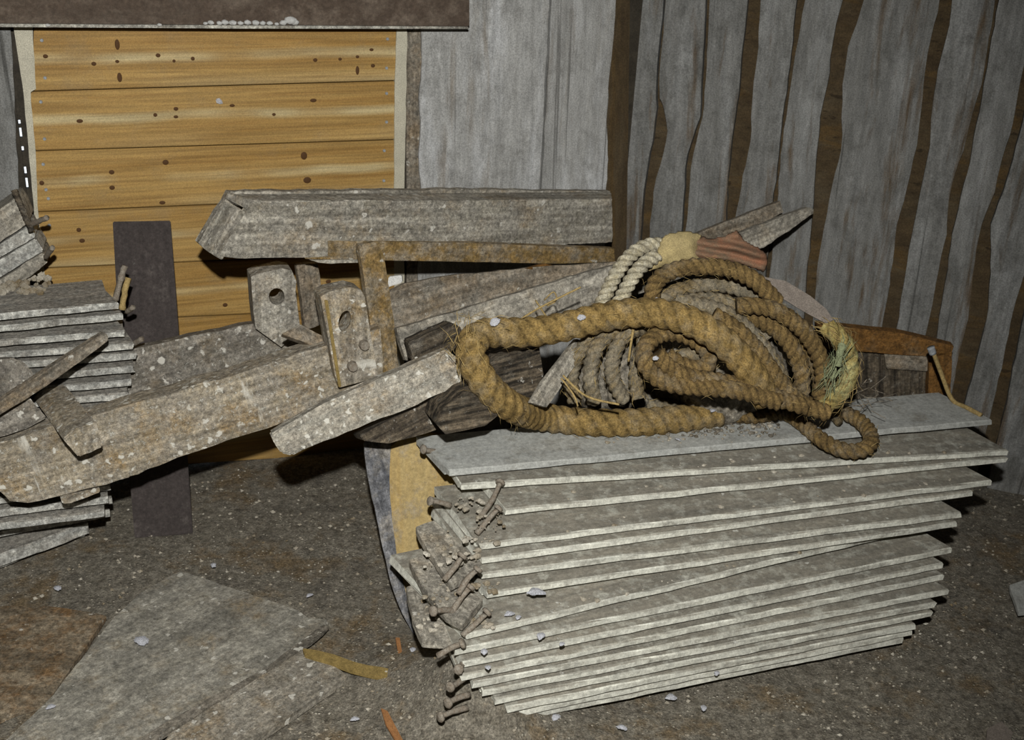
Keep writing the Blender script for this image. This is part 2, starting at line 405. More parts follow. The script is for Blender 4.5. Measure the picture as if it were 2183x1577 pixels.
holes = [(zgap(272), zgap(261)), (zgap(300), zgap(278)), (zgap(330), zgap(318)), (zgap(380), zgap(362)), (zgap(410), zgap(386))]
edges = [0]+[e for h in sorted(holes) for e in h]+[zt]
for a, b in zip(edges[::2], edges[1::2]): wbox(gap-.008, gap+.008, a, b, -.05, -.03)
bmesh.ops.recalc_face_normals(bw, faces=bw.faces)
me = bpy.data.meshes.new('wall_back'); bw.to_mesh(me); bw.free()
wall = tag(link('wall_back', me, M['dark_back'], Matrix()), kind='structure')
pine = [  # left x,y top edge -> right x,y top edge
    (72, 57, 846, 58), (65, 195, 845, 172), (72, 322, 843, 298), (80, 452, 842, 420), (92, 572, 842, 540), (100, 690, 842, 655), (105, 800, 842, 765), (108, 900, 842, 868), (112, 1010, 842, 962)]
nails = {0: [(89, 86), (96, 166), (826, 83), (824, 145)], 1: [(87, 217), (95, 296), (824, 199), (824, 260)], 2: [(92, 350), (98, 404), (819, 321), (818, 385)], 3: [(103, 423), (105, 480)]}
knots = [(0, 250, 95, 6, 13), (0, 255, 165, 6, 12), (0, 97, 120, 6, 5), (0, 200, 136, 6, 5), (0, 250, 131, 5, 4), (0, 337, 118, 6, 5), (0, 371, 130, 4, 4), (0, 411, 125, 5, 5), (0, 672, 128, 6, 5), (0, 725, 126, 5, 4), (0, 762, 121, 5, 4), (0, 762, 150, 5, 12), (0, 792, 106, 6, 4), (0, 795, 140, 6, 5),
         (1, 170, 258, 8, 5), (1, 331, 245, 5, 5), (1, 375, 232, 6, 5), (1, 375, 249, 6, 4), (1, 495, 225, 7, 4), (1, 584, 244, 5, 4), (1, 668, 214, 9, 5), (2, 353, 346, 8, 7), (2, 238, 367, 7, 6), (2, 239, 400, 7, 6), (2, 648, 332, 9, 11), (2, 655, 384, 11, 9), (2, 89, 390, 6, 6),
         (2, 346, 432, 8, 5), (3, 168, 490, 6, 6), (3, 175, 513, 7, 6), (4, 700, 600, 8, 6), (4, 480, 650, 7, 6), (3, 500, 470, 7, 6)]
WP = WB(.0)
for i in range(len(pine)-1):
    x0, y0, x1, y1 = pine[i]; x2, y2, x3, y3 = pine[i+1]
    dx = (4, 10, 0, -5, -4, 4, 2, -3)[i]
    pl = slab('plank', [(x0, y0+1.5), (x1, y1+1.5), (x3, y3-1.5), (x0+(x2-x0)*.6+dx*.5, y2-1.5)], WP, .018, M['pine'], wall, bev=.0025, axis=((100, 200), (800, 180)))
    for px, py in nails.get(i, ()):
        p = hit(px, py, WP); bm = bmesh.new()
        bmesh.ops.create_cone(bm, cap_ends=True, segments=10, radius1=.0042, radius2=.0036, depth=.003)
        me = bpy.data.meshes.new('nail'); bm.to_mesh(me); bm.free()
        Mx = BN.to_track_quat('Z', 'Y').to_matrix().to_4x4(); Mx.translation = p+BN*.001
        link('nail', me, M['nail_grey'], Mx, pl)
    for k, px, py, rx, ry in knots:
        if k != i: continue
        p = hit(px, py, WP); bm = bmesh.new()
        bmesh.ops.create_uvsphere(bm, u_segments=12, v_segments=6, radius=1)
        me = bpy.data.meshes.new('knot'); bm.to_mesh(me); bm.free()
        up = Vector((0, 0, 1)); k_ = .92/1000
        Mx = Matrix((BD, up, BN)).transposed().to_4x4() @ Matrix.Diagonal((rx*k_, ry*k_, .0016, 1)); Mx.translation = p
        link('knot', me, M['knot'], Mx, pl)
# limewashed planks to the right of the cladding and the one left of it
for pix, mat, off in (
    ([(873, -120), (1000, -120), (1178, -120), (1164, 130), (1154, 330), (1148, 420), (1140, 960), (878, 960), (898, 420), (893, 330), (897, 260), (893, 210), (901, 130), (897, 60)], 'wall_white', .002),
    ([(1182, -120), (1322, -120), (1312, 30), (1306, 100), (1298, 170), (1293, 260), (1297, 340), (1290, 420), (1283, 960), (1146, 960), (1153, 420), (1159, 330), (1170, 130)], 'wall_white', .004),
    ([(-300, -120), (18, -120), (22, 60), (34, 260), (40, 440), (72, 1000), (-300, 1000)], 'wall_grey', .0)):
    slab('plank', pix, WB(off), .02, M[mat], wall, jag=.003, bev=.002, axis=((1000, 800), (1010, 0)))
slab('plank', [(866, 40), (908, 40), (908, 960), (868, 960)], WB(-.006), .012, M['mid_wood'], wall, bev=.001, axis=((870, 800), (872, 0)))
slab('plank', [(1296, -120), (1345, -120), (1330, 960), (1262, 960)], WB(-.008), .012, M['rust_gap'], wall, bev=.001, axis=((1300, 800), (1310, 0)))
t1 = tag(slab('trim_1', [(26, 40), (68, 40), (77, 190), (65, 196), (76, 325), (80, 440), (95, 580), (110, 1000), (85, 1000), (72, 440), (50, 200)], WB(.004), .012, M['trim_cream'], jag=.001, bev=.001, axis=((80, 400), (50, 60))), kind='structure')
t2 = tag(slab('trim_2', [(846, 40), (869, 40), (862, 405), (862, 960), (842, 960), (840, 405), (841, 200)], WB(.004), .012, M['trim_cream'], jag=.0015, bev=.001, axis=((850, 400), (855, 60))), kind='structure')
t3 = tag(slab('trim_3', [(-300, -140), (1001, -140), (1001, 56), (500, 53), (-300, 48)], WB(.06), .055, M['header'], bev=.002, axis=((0, 50), (900, 55))), kind='structure')
led = tag(slab('trim_4', [(-300, 49), (500, 54), (999, 57), (999, 62), (500, 61), (-300, 56)], WB(.066), .06, M['trim_dirty'], bev=.001, axis=((0, 50), (900, 55))), kind='structure')
for x, y, r in [(438, 48, 3), (450, 47, 4), (468, 48, 4), (480, 47, 5), (497, 48, 5), (513, 48, 4), (528, 47, 5), (545, 48, 5), (560, 48, 4), (575, 48, 4), (590, 49, 3), (604, 48, 5), (620, 45, 8), (628, 47, 6), (340, 51, 3), (102, 52, 3)]:
    p = hit(x, y+4, WB(.068)); bm = bmesh.new(); bmesh.ops.create_icosphere(bm, subdivisions=2, radius=1)
    for v in bm.verts: v.co *= 1+.3*mn.noise(v.co*2+p*40)
    me = bpy.data.meshes.new('plaster_crumb'); bm.to_mesh(me); bm.free(); k_ = r*1.2/1000
    Mx = Matrix.Diagonal((k_*1.5, k_, k_, 1)); Mx.translation = p+Vector((0, 0, k_*.6))
    link('plaster_crumb', me, M['plaster'], Mx, led)
# right wall: separate grey planks with rusty gaps between
me = bpy.data.meshes.new('wall_right')
q = [RO-RN*.03+Vector((0, 0, 0)), RO-RN*.03+RD*2.6, RO-RN*.03+RD*2.6+Vector((0, 0, zt)), RO-RN*.03+Vector((0, 0, zt))]
q = q+[v-RN*.04 for v in q]
me.from_pydata([tuple(v) for v in q], [], [(0, 1, 2, 3), (7, 6, 5, 4), (0, 4, 5, 1), (1, 5, 6, 2), (2, 6, 7, 3), (3, 7, 4, 0)])
wallr = tag(link('wall_right', me, M['rust_gap'], Matrix()), kind='structure')
gaps = [  # each gap: list of (y, left x, right x)
    [(-120, 1318, 1340), (0, 1312, 1332), (100, 1306, 1318), (180, 1303, 1306), (300, 1300, 1302), (420, 1296, 1299), (560, 1290, 1294), (1000, 1280, 1284)],
    [(-120, 1424, 1427), (40, 1412, 1416), (130, 1402, 1408), (210, 1398, 1406), (230, 1400, 1417), (280, 1394, 1426), (350, 1381, 1408), (410, 1372, 1392), (520, 1364, 1384), (1000, 1340, 1352)],
    [(-120, 1516, 1524), (0, 1505, 1513), (140, 1498, 1507), (250, 1492, 1498), (330, 1465, 1478), (360, 1460, 1472), (400, 1459, 1470), (490, 1453, 1462), (1000, 1420, 1430)],
    [(-120, 1604, 1634), (0, 1594, 1622), (100, 1583, 1617), (200, 1575, 1604), (300, 1560, 1600), (400, 1549, 1580), (470, 1548, 1566), (1000, 1500, 1525)],
    [(-120, 1706, 1736), (0, 1698, 1716), (60, 1692, 1706), (140, 1684, 1694), (220, 1672, 1680), (330, 1660, 1664), (440, 1646, 1656), (1000, 1590, 1596)],
    [(-120, 1812, 1862), (0, 1796, 1842), (50, 1783, 1826), (100, 1774, 1808), (180, 1764, 1796), (250, 1748, 1794), (320, 1742, 1796), (370, 1738, 1780), (460, 1732, 1762), (560, 1722, 1744), (700, 1712, 1732), (1000, 1680, 1705)],
    [(-120, 2014, 2046), (0, 2003, 2030), (80, 1985, 2018), (150, 1970, 1999), (230, 1964, 1988), (310, 1955, 1982), (400, 1934, 1964), (480, 1912, 1948), (560, 1903, 1934), (700, 1880, 1912), (900, 1850, 1880)],
    [(-120, 2140, 2148), (0, 2122, 2130), (110, 2104, 2110), (180, 2092, 2098), (240, 2074, 2088), (320, 2054, 2072), (370, 2036, 2064), (420, 2024, 2048), (500, 2018, 2030), (600, 1996, 2016), (700, 1976, 2000), (900, 1940, 1966)],
    [(-120, 2258, 2270), (0, 2222, 2238), (170, 2176, 2196), (260, 2160, 2180), (340, 2136, 2160), (410, 2120, 2138), (480, 2090, 2112), (560, 2078, 2112), (680, 2064, 2106), (760, 2044, 2084), (880, 2020, 2052), (1060, 1976, 2010)],
    [(-120, 2420, 2440), (200, 2322, 2344), (500, 2210, 2236), (640, 2166, 2190), (760, 2140, 2166), (880, 2112, 2140), (1060, 2070, 2100)],
    [(-120, 2640, 2660), (500, 2400, 2420), (900, 2280, 2300), (1060, 2240, 2262)]]
for i in range(len(gaps)-1):
    Lg, Rg = gaps[i], gaps[i+1]
    pix = [(r, y) for y, l, r in Lg][::-1] + [(l, y) for y, l, r in Rg]
    slab('plank', pix, WR(.0+.006*(i % 2)), .026, M['wall_grey'], wallr, jag=.0035, bev=.003, step=.03, axis=((Lg[-1][2], Lg[-1][0]), (Lg[0][2], Lg[0][0])))
# the rest of the room, out of view
xr = (RO+RD*2.55)
quadwall('wall_left', [pw(-2.4, 0), pw(-2.4, zt), Vector((-2.9, -1.5, zt)), Vector((-2.9, -1.5, 0))], M['wall_grey'])
quadwall('wall_front', [Vector((-2.95, -1.45, 0)), Vector((-2.95, -1.45, zt)), Vector((2.95, -1.45, zt)), Vector((2.95, -1.45, 0))], M['mid_wood'])
quadwall('wall_side', [Vector((xr.x, xr.y+.1, 0)), Vector((2.9, -1.5, 0)), Vector((2.9, -1.5, zt)), Vector((xr.x, xr.y+.1, zt))], M['mid_wood'])  # unseen wall closing the room on the right
quadwall('ceiling', [Vector((-3.2, -1.6, zt)), Vector((3.2, -1.6, zt)), Vector((3.2, 4.6, zt)), Vector((-3.2, 4.6, zt))], M['mid_wood'])

# ================================================================ loose boards on the floor
tag(slab('floor_board', [(385, 1216), (637, 1300), (655, 1318), (696, 1318), (700, 1331), (645, 1372), (560, 1424), (366, 1545), (200, 1640), (-60, 1640), (100, 1498), (240, 1320), (300, 1262)], HZ(.016), .014, M['ply'], jag=.004, bev=.002, axis=((200, 1577), (650, 1330))),
    'large dusty grey plywood sheet with a broken corner flat on the floor', 'board')
tag(slab('floor_board', [(-60, 1292), (100, 1290), (227, 1311), (165, 1405), (99, 1500), (40, 1512), (-60, 1560)], HZ(.014), .012, M['ply_brown'], jag=.003, bev=.002, axis=((0, 1300), (220, 1311))),
    'orange-brown board lying flat at the bottom left of the floor', 'board')
tag(slab('floor_board', [(650, 1379), (742, 1440), (640, 1509), (531, 1582), (440, 1650), (300, 1650), (372, 1549), (560, 1432)], HZ(.020), .018, M['plank_floor'], jag=.003, bev=.002, axis=((450, 1577), (700, 1405))),
    'speckled plank on the floor along the lower edge of the plywood sheet', 'plank')
tag(slab('wood_strip', [(566, 1424), (690, 1330), (701, 1335), (660, 1372), (370, 1553), (230, 1640), (190, 1640), (350, 1540)], HZ(.024), .007, M['ply_edge'], jag=.004, bev=.001, axis=((300, 1577), (690, 1335))),
    'dark narrow strip of wood on the edge of the plywood sheet', 'wood strip')
tag(slab('lath', [(645, 1380), (690, 1388), (760, 1412), (885, 1436), (882, 1450), (800, 1440), (700, 1408), (650, 1393)], HZ(.03), .012, M['ochre_stick'], jag=.003, bev=.002), 'yellowish lath half buried in dirt left of the stack of boards', 'lath')
tag(slab('splinter', [(812, 1508), (826, 1514), (862, 1582), (846, 1582), (822, 1542)], HZ(.016), .006, M['splinter'], bev=.001), 'orange wood splinter on the floor at the bottom edge', 'splinter')
tag(slab('splinter', [(843, 1358), (852, 1358), (861, 1412), (852, 1412)], HZ(.03), .006, M['splinter'], bev=.001), 'short orange splinter below the yellow log slab', 'splinter')
tag(slab('paper_scrap', [(2152, 1246), (2200, 1232), (2215, 1300), (2172, 1306)], HZ(.03), .01, M['paint_clean'], jag=.003, bev=.001), 'pale scrap of board at the right edge of the floor', 'scrap')
tag(slab('paper_scrap', [(2105, 1552), (2135, 1536), (2160, 1560), (2150, 1592), (2100, 1585)], HZ(.02), .008, M['flap'], jag=.003, bev=.001), 'mauve grey scrap on the floor at the bottom right corner', 'scrap')

# ================================================================ painted boards
def nail_part(parent, base, head, r=.0052, name='nail'):
    d = (head-base); L = d.length; d.normalize()
    bend = Vector((rnd.uniform(-1, 1), rnd.uniform(-1, 1), rnd.uniform(-1, 1)))*L*.07
    P = spline([base-d*.012, base+d*L*.5+bend, head], .01)
    bm = bmesh.new(); rows = []
    U = d.orthogonal().normalized(); V = d.cross(U)
    prof = [(p, r*(1.25-.35*i/len(P))) for i, p in enumerate(P)]
    prof += [(head-d*.004, r*1.0), (head-d*.002, r*1.9), (head+d*.003, r*2.0), (head+d*.005, r*1.5)]
    for p, rr in prof: rows.append([bm.verts.new(p-base+(U*math.cos(a)+V*math.sin(a))*rr*(1+.2*mn.noise(p*90+U*a))) for a in [k*math.pi/4 for k in range(8)]])
    for a, b in zip(rows, rows[1:]):
        for k in range(8): bm.faces.new((a[k-1], a[k], b[k], b[k-1]))
    bm.faces.new(rows[0][::-1]); bm.faces.new(rows[-1])
    bmesh.ops.recalc_face_normals(bm, faces=bm.faces)
    for f in bm.faces: f.smooth = True
    me = bpy.data.meshes.new(name); bm.to_mesh(me); bm.free()
    return link(name, me, M['rust'], Matrix.Translation(base), parent)
def painted_board(L, R, w, t, mat, label, group, jag=.0025, tongue=.020, skewL=0.0, skewR=0.0, nails=(), seg=26, cat='board', tip=0.0):
    """L, R: the ends of the front top edge; the board goes back from there"""
    ax = (R-L).normalized(); back = Vector((-ax.y, ax.x, 0)).normalized(); up = ax.cross(back)
    if up.z < 0: up = -up
    back = (back + up*tip).normalized(); up = ax.cross(back)
    c = (L+R)/2; Lh = (R-L).length/2
    Mx = Matrix((ax, back, up)).transposed().to_4x4(); Mx.translation = c
    sd = rnd.random()*99
    prof = [(w, 0), (w*.5, 0), (.004, 0), (.0, -.0022), (0, -t*.68), (tongue, -t*.72), (tongue, -t), (w*.5, -t), (w, -t)]
    bm = bmesh.new(); rows = []
    for i in range(seg+1):
        u = i/seg; x = -Lh+2*Lh*u; row = []
        for j, (y, z) in enumerate(prof):
            e = (skewL*y if i == 0 else skewR*y if i == seg else 0)
            if i in (0, seg): e += .006*mn.noise(Vector((y*40, z*120, sd+i)))
            ny_ = y + (jag*mn.noise(Vector((x*14, j*.35, sd)))+jag*.6*mn.noise(Vector((x*50, j*.6, sd+7))) if 2 <= j <= 6 else 0)
            nz_ = z + .0012*mn.noise(Vector((x*11, j*.2, sd+20)))
            row.append(bm.verts.new((x+e, ny_, nz_)))
        rows.append(row)
    n = len(prof)
    for a, b in zip(rows, rows[1:]):
        for k in range(n): bm.faces.new((a[k-1], a[k], b[k], b[k-1]))
    bm.faces.new(rows[0]); bm.faces.new(rows[-1][::-1])
    bmesh.ops.recalc_face_normals(bm, faces=bm.faces)
    me = bpy.data.meshes.new('painted_board'); bm.to_mesh(me); bm.free()
    o = tag(link('painted_board', me, mat, Mx), label, cat, group)
    for b, h in nails: nail_part(o, b, h)
    return o
G = 'painted boards of the tall stack in front'
def nl(bx, by, hx, hy, z, dz=.03):  # nail: base picked on height z, head picked a little higher
    b = zz(bx, by, z); h = zz(hx, hy, z+dz); return (b, h)
stack = [  # Lx, Ly, zL, Rx, Ry, zR, width, thickness
    (958, 1003, .390, 2116, 895, .390, .165, .019), (984, 1032, .368, 2150, 959, .362, .21, .019), (1078, 1086, .344, 2149, 974, .343, .22, .018),
    (1024, 1160, .322, 2116, 1024, .322, .24, .018), (1030, 1190, .302, 2074, 1046, .302, .25, .018), (1028, 1222, .281, 2050, 1092, .281, .26, .019),
    (1040, 1263, .258, 2042, 1112, .260, .27, .018), (993, 1352, .232, 2000, 1110, .240, .30, .018),
    (972, 1384, .212, 2029, 1168, .212, .2, .019), (985, 1412, .190, 2012, 1200, .190, .18, .018), (983, 1440, .168, 2014, 1225, .168, .17, .018), (1010, 1455, .147, 2024, 1256, .147, .17, .018),
    (1030, 1473, .126, 1996, 1284, .126, .17, .018), (1055, 1490, .105, 1990, 1304, .105, .17, .018), (1080, 1508, .082, 1952, 1330, .082, .17, .018), (1092, 1518, .060, 1944, 1345, .060, .17, .018), (1100, 1526, .040, 1925, 1360, .040, .17, .018)]
word = ['topmost', 'second', 'third', 'fourth', 'fifth', 'sixth', 'seventh', 'eighth', 'ninth', 'tenth', 'eleventh', 'twelfth', 'thirteenth', 'fourteenth', 'fifteenth', 'sixteenth', 'lowest']
snails = {0: [nl(925, 962, 903, 958, .385, .012)], 2: [nl(1030, 1092, 1066, 1028, .345, .035), nl(1024, 1128, 1062, 1084, .335, .03), nl(950, 1075, 918, 1068, .335, .015)],
          4: [nl(955, 1225, 985, 1185, .300, .03), nl(985, 1255, 1018, 1214, .295, .03)], 6: [nl(968, 1298, 1002, 1252, .260, .03), nl(962, 1302, 925, 1302, .258, .02)],
          7: [nl(996, 1345, 1038, 1305, .234, .03)], 8: [nl(945, 1392, 985, 1372, .21, .02)], 9: [nl(988, 1412, 978, 1426, .18, .008)], 10: [nl(985, 1448, 960, 1464, .15, .006)], 12: [nl(990, 1484, 956, 1498, .11, .006)], 13: [nl(985, 1512, 940, 1528, .08, .006)]}
for i, (lx, ly, zl, rx, ry, zr, wd, th) in enumerate(stack):
    lab = {0: 'clean grey-white painted board on top of the front stack, rope lying on it', 7: 'eighth board from the top, the tilted one with its left end jutting out',
           16: 'lowest painted board of the front stack, on the dirt floor'}.get(i, f'{word[i]} painted board from the top of the front stack')
    painted_board(zz(lx, ly, zl), zz(rx, ry, zr), wd, th, M['paint_clean'] if i == 0 else M['paint'], lab, G, skewL=(-.2 if i == 0 else -.15 if i < 8 else .05), skewR=(-.2, -.25)[i % 2], nails=snails.get(i, ()))
# short broken ends that stick out left under the stack's upper boards
for k, (pix, z, lab) in enumerate((
    ([(886, 1122), (925, 1108), (1000, 1180), (1035, 1196), (985, 1232), (962, 1246), (905, 1160)], .285, 'short dusty board end, upper of the broken ends left of the stack'),
    ([(872, 1192), (905, 1180), (985, 1250), (1030, 1275), (985, 1330), (950, 1312), (900, 1250)], .258, 'short dusty board end, middle of the broken ends left of the stack'),
    ([(866, 1250), (895, 1240), (945, 1300), (985, 1345), (985, 1368), (900, 1366), (880, 1320)], .21, 'short dusty board end, lowest of the broken ends left of the stack'))):
    tag(slab('board_end', pix, HZ(z), .016, M['grey_wood'], jag=.003, bev=.0015), lab, 'board')

# left stack, half hidden
GL = 'painted boards of the stack at the left'
lst = [(668, 645, 252, .60), (694, 668, 262, .573), (724, 704, 266, .545), (752, 731, 284, .518), (776, 752, 290, .490)]
YL = 2.30
lw = ['topmost', 'second', 'third', 'fourth', 'fifth']
lb = []
for i, (yl, yr, xr_, z) in enumerate(lst):
    sl = (yr-yl)/xr_
    o = painted_board(zz(-260, yl-260*sl, z), zz(xr_, yr, z), .17, .022, M['paint_left'], f'{lw[i]} chipped white board of the left-hand stack', GL, jag=.005, skewR=-.2)
    lb.append(o)
for k in range(12):
    z = .462-.027*k
    a = zz(-260, 800, .49); b = zz(282-4*k, 757, .49); a.z = b.z = z
    dv = Vector((0, -.012*k, 0))
    painted_board(a+dv, b+dv, .18, .022, M['paint_left'], f'{word[k+5]} chipped white board from the top of the left-hand stack, behind the long timbers', GL, jag=.004)
for i, (yl, yr, xr_, z, t, lab) in enumerate(((1094, 1060, 238, .125, .024, 'white board end just under the long timber at the left'), (1130, 1088, 233, .09, .026, 'second lowest white board at the far left of the floor'), (1182, 1112, 190, .055, .045, 'thick chipped white board lying on the floor at the far left'))):
    sl = (yr-yl)/xr_
    painted_board(zz(-220, yl-220*sl, z), zz(xr_, yr, z), .2, t, M['paint_left'], lab, GL, jag=.005, skewR=-.1)
# splinters standing at the end of the left stack
for pts, lab, m in (([yy(246, 640, 2.36), yy(256, 600, 2.37), yy(266, 566, 2.38)], 'grey bent nail standing at the end of the left stack', 'rust'), ([yy(260, 660, 2.35), yy(266, 620, 2.36), yy(274, 592, 2.37)], 'yellow splinter standing at the end of the left stack', 'straw')):
    tag(sweep('splinter', pts, .007, M[m], ring=8, rough=.4, step=.008), lab, 'splinter')
for pts, lab in (([yy(270, 665, 2.36), yy(284, 655, 2.34)], 'short nail at the end of the second board of the left stack'), ([yy(282, 735, 2.36), yy(303, 722, 2.34)], 'short nail at the end of the lower left stack')):
    tag(sweep('nail', pts, .006, M['rust'], ring=8, rough=.3, step=.008), lab, 'nail')
# tilted offcuts on the left stack
P = VL((0, 520), 2.42, (100, 520), 2.45)
for pix, lab, m in (([(-80, 505), (36, 420), (50, 440), (64, 474), (-80, 572)], 'topmost tilted grey offcut at the left edge', 'grey_wood'), ([(-80, 575), (63, 479), (76, 505), (-80, 598)], 'second tilted offcut at the left edge, with white paint', 'paint_left'),
                 ([(-80, 602), (76, 508), (93, 536), (-80, 640)], 'third tilted offcut at the left edge', 'paint_left'), ([(-80, 644), (92, 539), (103, 558), (62, 592), (-80, 668)], 'lowest tilted offcut on the left stack', 'grey_wood')):
    o = tag(slab('offcut', pix, P, .10, M[m], jag=.004, bev=.003), lab, 'offcut', 'tilted offcuts on the left stack')
for a, b, lab in (((62, 480), (100, 464), 'upper nail sticking out of the tilted offcuts'), ((98, 548), (112, 528), 'lower nail sticking out of the tilted offcuts')):
    tag(sweep('nail', [yy(*a, 2.42), yy(*b, 2.38)], .006, M['rust'], ring=8, rough=.3, step=.006), lab, 'nail')
tag(sweep('twig', [yy(30, 405, 2.42), yy(50, 450, 2.41), yy(68, 492, 2.41)], .007, M['dark_wood'], ring=8, rough=.3), 'dark stick leaning on the tilted offcuts at the left', 'stick')
# dirt and rubble on the left stack
bm = bmesh.new()
for k in range(90):
    p = zz(rnd.uniform(0, 105), rnd.uniform(585, 625), .603); r = rnd.uniform(.003, .011)
    vv = bmesh.ops.create_icosphere(bm, subdivisions=1, radius=r)['verts']
    for v in vv: v.co = v.co*(1+.4*mn.noise(v.co*150+p*30)) + p
me = bpy.data.meshes.new('rubble'); bm.to_mesh(me); bm.free()
tag(link('rubble', me, M['chip'], Matrix()), 'crumbs of rubble on top of the left stack', 'rubble', kind='stuff')

# ================================================================ dark upright board
b0, b1 = zz(285, 1146, .0), zz(411, 1136, .0)
tp = hit(300, 470, WB(.045))
pl = plane3(b0, b1, tp)
tag(slab('dark_plank', [(240, 472), (363, 470), (376, 640), (411, 1137), (287, 1147), (258, 800)], pl, .016, M['dark_brown'], bev=.002), 'smooth dark brown plank leaning upright against the pine cladding', 'plank')

# ================================================================ grey hollow beam
PB = VL((470, 500), 2.30, (1300, 480), 2.98)
bt = thing('timber_beam', 'big grey dust-caked beam with a mitred end, lying in front of the pine cladding', 'beam', yy(880, 540, 2.6))
slab('front_board', [(462, 548), (505, 480), (540, 428), (900, 428), (1180, 428), (1306, 432), (1306, 516), (1180, 522), (900, 536), (660, 549)], PB, .022, M['beam'], bt, jag=.004, bev=.003)
nB = PB[1]; off = (PB[0]-nB*.026, nB)
slab('back_board', [(424, 518), (489, 409), (700, 407), (1000, 404), (1302, 408), (1302, 510), (900, 526), (650, 540), (448, 540)], (PB[0]-nB*.075, nB), .022, M['beam'], bt, jag=.003, bev=.003)
a0 = [hit(489, 411, (PB[0]-nB*.075, nB)), hit(1302, 407, (PB[0]-nB*.075, nB)), hit(1304, 430, PB), hit(538, 429, PB)]
slab('top_board', None, plane3(a0[0], a0[1], a0[3]), .018, M['beam'], bt, jag=.002, bev=.002, pts=a0)
e0 = [hit(424, 520, (PB[0]-nB*.075, nB)), hit(478, 428, (PB[0]-nB*.075, nB)), hit(512, 446, PB), hit(462, 548, PB)]
slab('end_board', None, plane3(e0[0], e0[1], e0[3]), .02, M['beam'], bt, jag=.002, bev=.002, pts=e0)

e1 = [hit(489, 409, (PB[0]-nB*.075, nB)), hit(539, 428, PB), hit(517, 442, PB), hit(482, 424, (PB[0]-nB*.075, nB))]
slab('top_board', None, plane3(e1[0], e1[1], e1[3]), .02, M['beam'], bt, jag=.001, bev=.001, pts=e1)
# ================================================================ ochre frame: rail with uprights
PR = VL((645, 535), 2.42, (1310, 550), 2.94)
fr = thing('wooden_rack', 'ochre lath rack with a long rail and two uprights in front of the grey beam', 'rack', yy(800, 780, 2.5))
slab('rail', [(642, 520), (700, 513), (765, 514), (1000, 518), (1310, 530), (1312, 558), (1180, 562), (1000, 558), (820, 555), (652, 552), (646, 546), (668, 543), (676, 536), (664, 530), (644, 530)], PR, .02, M['ochre_lath'], fr, jag=.001, bev=.002)
PU = VL((780, 600), 2.40, (850, 600), 2.44, .05)
slab('upright', [(764, 524), (800, 516), (818, 540), (836, 660), (852, 800), (806, 804), (786, 660)], PU, .022, M['ochre_lath'], fr, jag=.002, bev=.002)
slab('upright', [(632, 566), (678, 562), (684, 610), (690, 690), (650, 705), (644, 640)], VL((640, 620), 2.55, (690, 620), 2.58), .02, M['mid_wood'], fr, jag=.002, bev=.002)
tag(slab('broken_strip', [(655, 552), (700, 551), (768, 553), (770, 560), (705, 562), (680, 560)], VL((655, 552), 2.44, (768, 553), 2.5), .02, M['pale_wood'], jag=.002, bev=.001), 'thin pale splinter of board under the ochre rail', 'splinter')

# ================================================================ cart frame: two long timbers with bored lugs
cf = thing('cart_frame', 'old wooden cart frame with two long timbers and bored end blocks, dusty and bird-limed', 'cart frame', yy(350, 980, 2.2))
PF = VL((0, 1010), 2.02, (740, 760), 2.30, .12)
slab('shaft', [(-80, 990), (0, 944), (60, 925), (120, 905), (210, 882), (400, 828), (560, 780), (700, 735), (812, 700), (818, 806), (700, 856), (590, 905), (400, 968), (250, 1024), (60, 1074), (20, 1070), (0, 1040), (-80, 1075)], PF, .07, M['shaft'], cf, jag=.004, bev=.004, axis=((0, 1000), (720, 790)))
hole = [(735+13*math.cos(a)+4*math.sin(a), 684-22*math.sin(a)) for a in [k*math.pi/8 for k in range(16)]]
PK = (PF[0]+PF[1]*.035, PF[1])
lug = slab('end_block', [(683, 632), (700, 622), (748, 612), (770, 618), (778, 634), (788, 700), (806, 800), (800, 806), (724, 826), (714, 800), (696, 700)], PK, .075, M['shaft'], cf, holes=[hole], axis=((740, 820), (730, 620)))
strip = slab('edge_strip', [(692, 640), (699, 640), (728, 824), (722, 826)], (PK[0]+PK[1]*.004, PK[1]), .01, M['ochre_stick'], lug, bev=.001)
for bx, by in ((775, 734), (750, 779)):
    p = hit(bx, by, PK); bm = bmesh.new()
    bmesh.ops.create_cone(bm, cap_ends=True, segments=8, radius1=.0125, radius2=.0105, depth=.016)
    me = bpy.data.meshes.new('bolt'); bm.to_mesh(me); bm.free()
    Mx = PK[1].to_track_quat('Z', 'Y').to_matrix().to_4x4(); Mx.translation = p+PK[1]*.007
    link('bolt', me, M['rust'], Mx, lug)
P2 = VL((130, 800), 2.30, (600, 680), 2.50, .25)
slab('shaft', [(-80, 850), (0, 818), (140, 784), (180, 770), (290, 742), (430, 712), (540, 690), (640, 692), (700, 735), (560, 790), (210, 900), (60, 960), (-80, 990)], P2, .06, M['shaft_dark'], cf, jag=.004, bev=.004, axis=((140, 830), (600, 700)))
P3 = VL((540, 640), 2.46, (640, 640), 2.50, .05)
hole2 = [(590+17*math.cos(a), 632-18*math.sin(a)) for a in [k*math.pi/8 for k in range(16)]]
lug2 = slab('end_block', [(535, 590), (548, 584), (600, 572), (622, 576), (632, 600), (630, 620), (640, 700), (600, 740), (545, 700), (540, 660)], P3, .07, M['beam'], cf, holes=[hole2], axis=((580, 700), (580, 580)))
tag(slab('split_piece', [(600, 712), (640, 690), (690, 716), (694, 742), (668, 738), (622, 720)], VL((600, 715), 2.32, (690, 730), 2.36, .8), .02, M['mid_wood'], jag=.003, bev=.002), 'small grey split piece of wood between the two end blocks', 'wood')
pe = VL((137, 936), 1.98, (219, 940), 2.02, .0)
